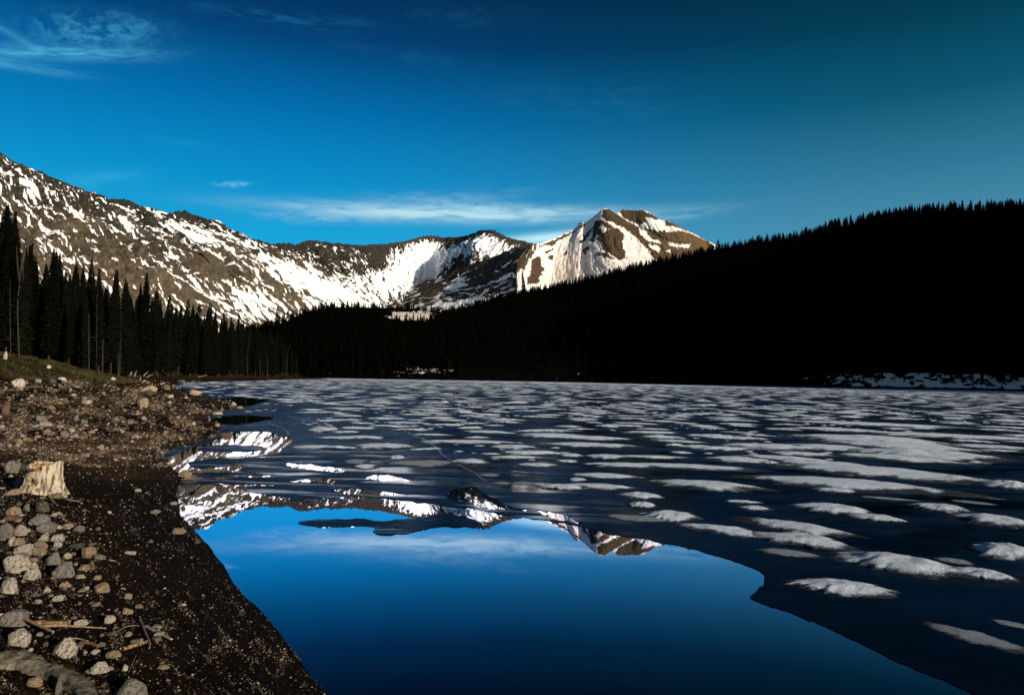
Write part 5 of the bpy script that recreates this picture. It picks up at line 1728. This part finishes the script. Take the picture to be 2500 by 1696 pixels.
# ---------------------------------------------------------------- conifers
def conifer_mesh(seed, H=16.0, width=.13, whorl=.42, bare=.08, tri=1.0, narrow=1.0):
    """crown of drooping boughs built from many small needle clumps; unit: metres"""
    r = np.random.default_rng(seed)
    V, Fc = [], []
    z = H * bare
    lean = r.normal(0, .004)
    Wd = H * width
    while z < H * .995:
        t = z / H
        env = (1 - t) ** .78 * (1 - .35 * np.exp(-((t - bare) / .08) ** 2)) * Wd
        env = max(env, .12)
        nb = int(7 + 5 * (1 - t))
        ph = r.uniform(0, 6.28)
        for k in range(nb):
            L = env * r.uniform(.55, 1.15)
            if r.random() < .07:
                continue
            a = ph + k * 6.283 / nb + r.normal(0, .2)
            droop = -.28 - .35 * (1 - t) + r.normal(0, .08)
            ca, sa = math.cos(a), math.sin(a)
            nseg = max(2, int(L / .42 * tri) + 1)
            for j in range(nseg):
                f0 = (j + .1) / nseg
                rr = L * f0
                cx, cy, cz = ca * rr, sa * rr, z + droop * rr + .12 * rr * f0
                wv = (.34 * L * (1 - f0 * .7) + .12) * r.uniform(.7, 1.2)
                ln = L / nseg * 1.9
                for sgn in (-1, 1):
                    b = len(V)
                    dx, dy = -sa * sgn, ca * sgn
                    tw = r.uniform(-.25, .05)
                    V += [(cx, cy, cz + .05), (cx + ca * ln, cy + sa * ln, cz + droop * ln - .05 + r.normal(0, .04)),
                          (cx + dx * wv + ca * ln * .55, cy + dy * wv + sa * ln * .55, cz + droop * ln * .6 - wv * .45 + tw * .3)]
                    Fc.append((b, b + 1, b + 2))
                # hanging needles below the bough
                b = len(V)
                V += [(cx, cy, cz + .04), (cx + ca * ln, cy + sa * ln, cz + droop * ln), (cx + ca * ln * .4 + r.normal(0, .08), cy + sa * ln * .4 + r.normal(0, .08), cz - .30 * r.uniform(.6, 1.5))]
                Fc.append((b, b + 1, b + 2))
        z += whorl * (1 - .55 * t) * r.uniform(.8, 1.2)
    b = len(V)
    V += [(-.06, 0, H * .975), (.06, 0, H * .975), (0, 0, H * 1.012), (0, -.06, H * .975), (0, .06, H * .975), (0, 0, H * 1.012)]
    Fc += [(b, b + 1, b + 2), (b + 3, b + 4, b + 5)]
    return np.array(V, float), np.array(Fc)


def trunk_mesh(H, r0, seed=1):
    return tube([(0, 0, -1.0), (0, 0, H * .3), (.03, 0, H * .65), (0, .02, H * .97)], [r0 * 1.25, r0 * .85, r0 * .5, r0 * .08], 8, seed, .06, 'trunk', M['bark'], cap=False)


KINDS = []
for k, (H, wd, wh, bare) in enumerate([(18, .105, .42, .06), (17, .120, .44, .10), (15, .10, .40, .05), (19, .090, .40, .16), (13, .135, .40, .03), (20, .115, .46, .08), (16, .085, .38, .12)]):
    V, Fc = conifer_mesh(40 + k, H, wd, wh, bare)
    cm = mesh_np('crown', V, Fc, M['needle'], False)
    tm = trunk_mesh(H, .20, k)
    KINDS.append((H, cm, tm))


def conifer(kind, x, y, z, h, label, group=None, rz=None, wide=1.0, name='conifer'):
    H, cm, tm = KINDS[kind]
    o = bpy.data.objects.new(name, None)
    SC.collection.objects.link(o)
    o.empty_display_size = .5
    s = h / H
    o.location = (x, y, z)
    o.scale = (s * wide, s * wide, s)
    o.rotation_euler = (0, 0, random.uniform(0, 6.28) if rz is None else rz)
    tag(o, label, 'conifer', group)
    link('trunk', tm, o); link('crown', cm, o)
    return o


ENV = [(-60, 560), (-20, 520), (8, 500), (24, 515), (36, 600), (50, 606), (68, 608), (90, 620), (105, 632), (122, 612), (142, 640), (160, 648), (175, 640), (188, 632), (202, 655), (215, 634), (240, 648), (270, 665), (293, 676), (325, 695),
       (352, 676), (380, 708), (400, 716), (450, 732), (480, 742), (516, 745), (545, 768), (580, 768), (602, 780), (640, 800), (680, 815), (711, 842), (727, 872), (760, 895), (790, 910)]


def left_forest():
    ex = [e[0] for e in ENV]; ey = [e[1] for e in ENV]
    trees = []
    rr = random.Random(5)
    # forest edge measured from the toe of the bank
    C = []
    for _ in range(9000):
        px = rr.uniform(-70, 760)
        edge_d = float(np.interp(px, [-70, 0, 160, 300, 420, 520, 620, 700, 760], [98, 103, 108, 122, 150, 200, 260, 300, 325]))
        dep = rr.uniform(0, 1) ** 1.35 * (70 if px < 500 else 55)
        d = edge_d + dep
        r = rays(px, 900); r = r / math.hypot(r[0], r[1])
        C.append((px, d, r[0] * d, r[1] * d))
    CA = np.array(C)
    ZA, SA, BA = ground_z(CA[:, 2], CA[:, 3], False)
    for (px, d, x, y), z, s, b in zip(C, ZA, SA, BA):
        if len(trees) >= 600:
            break
        z = [z]
        if s < 6 or b < 2.0:
            continue
        if any((x - t[0]) ** 2 + (y - t[1]) ** 2 < (1.9 + d * .0035) ** 2 for t in trees):
            continue
        env = float(np.interp(px, ex, ey))
        top = at_y(px, env, y)[2]
        h = (top - z[0]) * (rr.uniform(.68, .94) if rr.random() < .84 else rr.uniform(.94, 1.07))
        h = max(5.0, min(24.0, h))
        trees.append((x, y, float(z[0]), h, px, d, d - float(np.interp(px, [-70, 0, 160, 300, 420, 520, 620, 700, 760], [98, 103, 108, 122, 150, 200, 260, 300, 325]))))
    trees.sort(key=lambda t: t[6] * (1 + .5 * (t[4] > 500)))
    return trees


LF = left_forest()
print('left trees', len(LF))
# named trees first
p = bank_at(12, 868)
zz = ground_z(np.array([p.x]), np.array([p.y + 14]), False)[0][0]
topz = at_y(14, 497, p.y + 14)[2]
conifer(5, at_y(14, 600, p.y + 14)[0], p.y + 14, zz, topz - zz, 'tallest broad spruce standing at the left border of the photo', rz=1.0, wide=1.25)
for (px, pyb, pyt, kd, wd, lab) in [(212, 872, 800, 4, 1.9, 'small bushy green spruce in front of the forest edge'), (365, 905, 872, 4, 1.6, 'tiny dark spruce standing alone on the bank by the driftwood'), (352, 903, 882, 4, 1.7, 'lowest dark spruce beside the tiny one on the bank'),
                                    (724, 916, 870, 2, 1.2, 'last small spruce at the tip of the left shore')]:
    g = bank_at(px, pyb)
    t = at_y(px, pyt, g.y)[2]
    conifer(kd, g.x, g.y, g.z - .1, t - g.z, lab, wide=wd)
N_LEFT = 195
def far_tree(H, seed, tiers, spikes):
    r = np.random.default_rng(seed)
    V = []; Fc = []
    for i in range(tiers):
        t = i / tiers
        zb = H * (.04 + .93 * t); zt = zb + H * (1.5 / tiers)
        w = H * .125 * (1 - t) ** .85 * r.uniform(.8, 1.2) + .008
        ph = r.uniform(0, 6.28)
        for k in range(spikes):
            a = ph + k * 6.283 / spikes; a2 = a + 3.6 / spikes
            k2 = r.uniform(.65, 1.25)
            b = len(V)
            V += [(0, 0, min(zt, H)), (math.cos(a) * w * k2, math.sin(a) * w * k2, zb - .04 * H * r.uniform(.2, 1)), (math.cos(a2) * w * .8, math.sin(a2) * w * .8, zb)]
            Fc.append((b, b + 1, b + 2))
    V[-3] = (0, 0, H)
    return np.array(V), np.array(Fc)


def merge_trees(items, mat, name, label, protos):
    Vs, Fs, off = [], [], 0
    for (x, y, z, h, a, w) in items:
        V, Fc = protos[int(a * 1000) % len(protos)]
        c, s = math.cos(a), math.sin(a)
        q = V * np.array([w, w, 1.0]) * h
        q = np.stack([q[:, 0] * c - q[:, 1] * s + x, q[:, 0] * s + q[:, 1] * c + y, q[:, 2] + z], -1)
        Vs.append(q); Fs.append(Fc + off); off += len(q)
    o = link(name, mesh_np(name, np.concatenate(Vs), np.concatenate(Fs), mat, False))
    tag(o, label, 'forest', kind='stuff')
    return o


for i, (x, y, z, h, px, d, dep) in enumerate(LF[:N_LEFT]):
    if px < 260:
        lab, grp = 'one of the dark spruces crowded at the forest edge behind the grassy bank', 'spruces behind the grassy bank'
    elif px < 500:
        lab, grp = 'one of the dark spruces lining the shore behind the cove', 'spruces behind the cove'
    else:
        lab, grp = 'one of the smaller dark spruces on the far part of the left shore', 'spruces on the far left shore'
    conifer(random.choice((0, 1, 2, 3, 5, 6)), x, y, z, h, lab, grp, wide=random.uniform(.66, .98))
FT_HI = [far_tree(1.0, 700 + k, 13, 6) for k in range(6)]
FT_LO = [far_tree(1.0, 800 + k, 8, 4) for k in range(6)]
merge_trees([(x, y, z, h, random.uniform(0, 6.28), random.uniform(.95, 1.35)) for x, y, z, h, px, d, dep in LF[N_LEFT:]], M['needle'], 'spruce_forest', 'dark spruces deeper in the left shore forest', [far_tree(1.0, 900 + k, 34, 9) for k in range(7)])


def hill_surface(P, fu, fv):
    nu, nv = P.shape[:2]
    i = min(nu - 1, max(0, int(fu * (nu - 1)))); j = min(nv - 1, max(0, int((1 - math.sqrt(max(0, 1 - fv))) * (nv - 1))))
    return P[i, j]


items = []
rr = random.Random(9)
nR = HILLR.shape[0]
# the crest line: countable trees against the sky
sky = []
for k in range(1250):
    fu = rr.uniform(.12, .93)
    q = hill_surface(HILLR, fu, 0.0) if k % 3 else hill_surface(HILLR, fu, rr.uniform(0, .05))
    d = math.hypot(q[0], q[1])
    h = min(17.5, rr.lognormvariate(math.log(10.5 + 2.0 * (d < 1300)), .32))
    sky.append((q[0] + rr.uniform(-3, 3), q[1] + rr.uniform(-6, 6), q[2] - 1, h, d))
vis = [s for s in sky if abs(s[0] / s[1]) < .73]
vis.sort(key=lambda s: -s[3] / s[4])
PICK = 95
for (x, y, z, h, d) in vis[:PICK]:
    conifer(rr.choice((0, 1, 2, 5, 6)), x, y, z, h, 'one of the small spruces silhouetted on the crest of the right hill', 'spruces on the crest of the right hill', wide=rr.uniform(1.2, 1.8))
picked = set(id(s) for s in vis[:PICK])
items += [(x, y, z, h, rr.uniform(0, 6.28), rr.uniform(1.5, 2.3)) for (x, y, z, h, d) in [s for s in sky if id(s) not in picked]]
hi_items = list(items)
items = []
for k in range(5200):
    fu = rr.uniform(0, 1); fv = rr.random() ** 1.2 * .985
    q = hill_surface(HILLR, fu, fv)
    q = q + np.array([rr.uniform(-4, 4), rr.uniform(-4, 4), 0])
    if q[2] < 5 and rr.random() < .75:
        h = rr.uniform(1.5, 4.5)
    else:
        h = rr.lognormvariate(math.log(11), .28)
    if q[2] < .4:
        continue
    items.append((q[0], q[1], q[2] - .8, h, rr.uniform(0, 6.28), rr.uniform(1.4, 2.1)))
for k in range(2400):
    fu = rr.uniform(0, 1); fv = rr.random() ** .9 * .99
    q = hill_surface(KNOLL, fu, fv)
    px_, py_ = project(q)
    if q[2] < .4:
        continue
    bl = float(np.exp(-((px_ - 1005) / 58) ** 2 - ((py_ - 774) / 10) ** 2))
    if bl > .35 and rr.random() < .93:
        continue
    h = rr.lognormvariate(math.log(10.5), .25)
    items.append((q[0] + rr.uniform(-3, 3), q[1] + rr.uniform(-3, 3), q[2] - .8, h, rr.uniform(0, 6.28), rr.uniform(1.3, 1.9)))
for k in range(340):
    q = hill_surface(KNOLL, rr.uniform(.05, 1), 0.0)
    hi_items.append((q[0] + rr.uniform(-4, 4), q[1] + rr.uniform(-8, 8), q[2] - 1, rr.lognormvariate(math.log(10), .28), rr.uniform(0, 6.28), rr.uniform(1.1, 1.7)))
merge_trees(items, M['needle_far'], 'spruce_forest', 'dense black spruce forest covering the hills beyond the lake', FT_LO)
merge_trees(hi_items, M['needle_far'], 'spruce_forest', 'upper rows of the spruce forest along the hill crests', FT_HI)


# dead trees
def dead_tree(pxb, pyb, pts, r, label, forks=(), base_d=None, mat='snag'):
    g = bank_at(pxb, pyb)
    if base_d:
        rv = rays(pxb, 900); rv = rv / math.hypot(rv[0], rv[1])
        x, y = rv[0] * base_d, rv[1] * base_d
        g = Vector((x, y, float(ground_z(np.array([x]), np.array([y]), False)[0][0])))
    dd = math.hypot(g.x, g.y)
    P = [Vector((0, 0, -.3))] + [Vector(at_y(a, b, g.y)) - g for a, b in pts]
    rad = [r * .55 / F * dd * (1 - .7 * i / (len(P) - 1)) for i in range(len(P))]
    o = bpy.data.objects.new('dead_tree', None)
    SC.collection.objects.link(o)
    o.location = g
    tag(o, label, 'dead tree')
    link('trunk', tube([tuple(p) for p in P], rad, 8, 4, .1, 'trunk', M[mat]), o)
    for fk in forks:
        Q = [Vector(at_y(a, b, g.y)) - g for a, b in fk]
        link('limb', tube([tuple(q) for q in Q], [r * .45 / F * dd] * (len(Q) - 1) + [r * .12 / F * dd], 6, 5, .1, 'limb', M[mat]), o)
    # short dead twigs in one mesh
    Vs, Fs, off = [], [], 0
    rr2 = random.Random(int(pxb))
    top = P[-1]
    for k in range(26):
        f = rr2.uniform(.15, .97)
        q = P[0].lerp(P[-1], f) if len(P) < 3 else P[min(len(P) - 2, int(f * (len(P) - 1)))].lerp(P[min(len(P) - 1, int(f * (len(P) - 1)) + 1)], (f * (len(P) - 1)) % 1)
        a = rr2.uniform(0, 6.28); L = rr2.uniform(.3, .9) * (1.2 - f)
        e = q + Vector((math.cos(a) * L, math.sin(a) * L, rr2.uniform(-.35, .25) * L))
        w = .02
        Vs += [tuple(q + Vector((0, 0, w))), tuple(q - Vector((0, 0, w))), tuple(e)]
        Fs.append((off, off + 1, off + 2)); off += 3
    me = bpy.data.meshes.new('twigs'); me.from_pydata(Vs, [], Fs); me.materials.append(M[mat])
    link('twigs', me, o)
    return o


dead_tree(46, 850, [(44, 800), (43, 740), (48, 690), (49, 671)], 3.0, 'forked bare dead tree with long pale limbs rising beside the tallest spruce', [[(49, 671), (53, 640), (60, 600), (68, 569)], [(48, 690), (44, 660), (42, 630), (40, 600)], [(52, 660), (56, 640), (56, 690)]], 100)
dead_tree(25, 850, [(25, 780), (25, 677)], 1.6, 'straight thin dead trunk left of the forked dead tree', base_d=101)
dead_tree(237, 868, [(236, 800), (237, 740), (239, 684)], 1.1, 'slender dead trunk standing in front of the dark forest gap', base_d=112)
dead_tree(218, 868, [(217, 800), (217, 764)], 2.2, 'broken pale snag rising behind the small bushy spruce', base_d=109)
dead_tree(251, 876, [(251, 852), (252, 828)], 2.8, 'bare brown lower trunk at the forest edge', base_d=110)
dead_tree(289, 886, [(289, 872), (289, 860)], 2.0, 'left one of two short brown trunks side by side', base_d=112)
dead_tree(293, 886, [(293, 872), (293, 861)], 2.0, 'right one of two short brown trunks side by side', base_d=112)
dead_tree(606, 908, [(603, 870), (607, 840), (610, 814)], 1.2, 'leaning thin pale trunk in the far part of the left forest', base_d=236)
dead_tree(653, 915, [(653, 890), (653, 865)], 1.4, 'short pale trunk near the far left shore', base_d=262)
dead_tree(635, 913, [(635, 896), (635, 874)], 1.2, 'short dull trunk left of the pale one on the far shore', base_d=256)
dead_tree(700, 915, [(702, 866), (708, 845)], 1.1, 'slanting dead trunk among the last trees of the left shore', base_d=292)
dead_tree(290, 880, [(296, 800), (294, 735)], .8, 'tall thin dead trunk behind the two short brown trunks', base_d=116)


# shrubs and grass on the bank
def shrub_mesh(seed, n=260):
    r = np.random.default_rng(seed)
    V, Fc = [], []
    for k in range(n):
        a = r.uniform(0, 6.28); rad = abs(r.normal(0, .25))
        x0, y0 = math.cos(a) * rad * .5, math.sin(a) * rad * .5
        L = r.uniform(.5, 1.1) * (1 - rad * .5)
        x1, y1, z1 = x0 + math.cos(a) * (rad * 1.3 + .1) + r.normal(0, .08), y0 + math.sin(a) * (rad * 1.3 + .1) + r.normal(0, .08), L
        w = .018
        b = len(V)
        V += [(x0, y0, -.05), (x0 + w, y0 + w, -.05), (x1, y1, z1)]
        Fc.append((b, b + 1, b + 2))
        for _ in range(3):
            f = r.uniform(.5, 1)
            cx, cy, cz = x0 + (x1 - x0) * f, y0 + (y1 - y0) * f, z1 * f
            b = len(V)
            V += [(cx, cy, cz), (cx + r.normal(0, .05), cy + r.normal(0, .05), cz + .07), (cx + r.normal(0, .06), cy + r.normal(0, .06), cz + r.normal(.02, .04))]
            Fc.append((b, b + 1, b + 2))
    return mesh_np('shrub', np.array(V), np.array(Fc), M['shrub'], False)


SHM = [shrub_mesh(60 + k) for k in range(4)]
SHR = [(3, 926, 26, 14), (20, 930, 20, 10), (170, 870, 26, 12), (190, 876, 30, 14), (185, 866, 22, 12), (225, 880, 30, 12), (240, 890, 26, 12), (258, 895, 22, 10), (280, 885, 30, 14), (300, 892, 26, 12), (262, 880, 24, 12),
       (320, 900, 22, 10), (120, 862, 18, 9), (150, 860, 24, 9), (100, 858, 20, 8), (345, 900, 24, 10), (385, 905, 28, 10), (430, 907, 30, 10), (470, 909, 30, 9), (520, 911, 30, 8), (570, 912, 30, 8), (610, 913, 26, 7), (650, 915, 26, 7), (690, 917, 24, 6), (720, 919, 22, 6)]
for i, (px, py, w, h) in enumerate(SHR):
    g = bank_at(px, py)
    dd = math.hypot(g.x, g.y)
    o = link('shrub', SHM[i % 4])
    s = w / F * dd * .75
    o.location = g
    o.scale = (s, s * .8, h / F * dd * 1.1)
    o.rotation_euler = (0, 0, random.uniform(0, 6.28))
    if i < 2:
        lab, grp = ('reddish brown shrub on the left border beside the pale bank boulder' if i == 0 else 'low brown shrub between border shrub and pale bank boulder'), None
    elif px < 345:
        lab, grp = 'one of the leafless brown willow shrubs on the crest of the grassy bank', 'willow shrubs on the bank'
    else:
        lab, grp = 'one of the low dark shrubs under the trees of the far left shore', 'shrubs on the far left shore'
    tag(o, lab, 'shrub', grp)


def grass():
    n = 9000
    x = rng.uniform(-110, -36, n * 3); y = rng.uniform(58, 150, n * 3)
    z, s, b = ground_z(x, y, True)
    keep = (b > 1.0) & (b < 34) & (fbm(x / 4, y / 4, 3, 33) > -.35)
    x, y, z, b = x[keep][:n], y[keep][:n], z[keep][:n], b[keep][:n]
    m = len(x)
    V = np.zeros((m, 5, 3, 3))
    for k in range(5):
        a = rng.uniform(0, 6.28, m); L = rng.uniform(.10, .32, m)
        bx = x + rng.normal(0, .12, m); by = y + rng.normal(0, .12, m)
        V[:, k, 0] = np.stack([bx - .04, by, z - .03], -1)
        V[:, k, 1] = np.stack([bx + .04, by + .02, z - .03], -1)
        V[:, k, 2] = np.stack([bx + np.cos(a) * L * .5, by + np.sin(a) * L * .5, z + L], -1)
    V = V.reshape(-1, 3)
    o = link('grass', mesh_np('grass', V, np.arange(len(V)).reshape(-1, 3), M['grass'], False))
    tag(o, 'short dull grass covering the bank below the forest', 'grass', kind='stuff')


grass()
print('objects', len(bpy.data.objects))
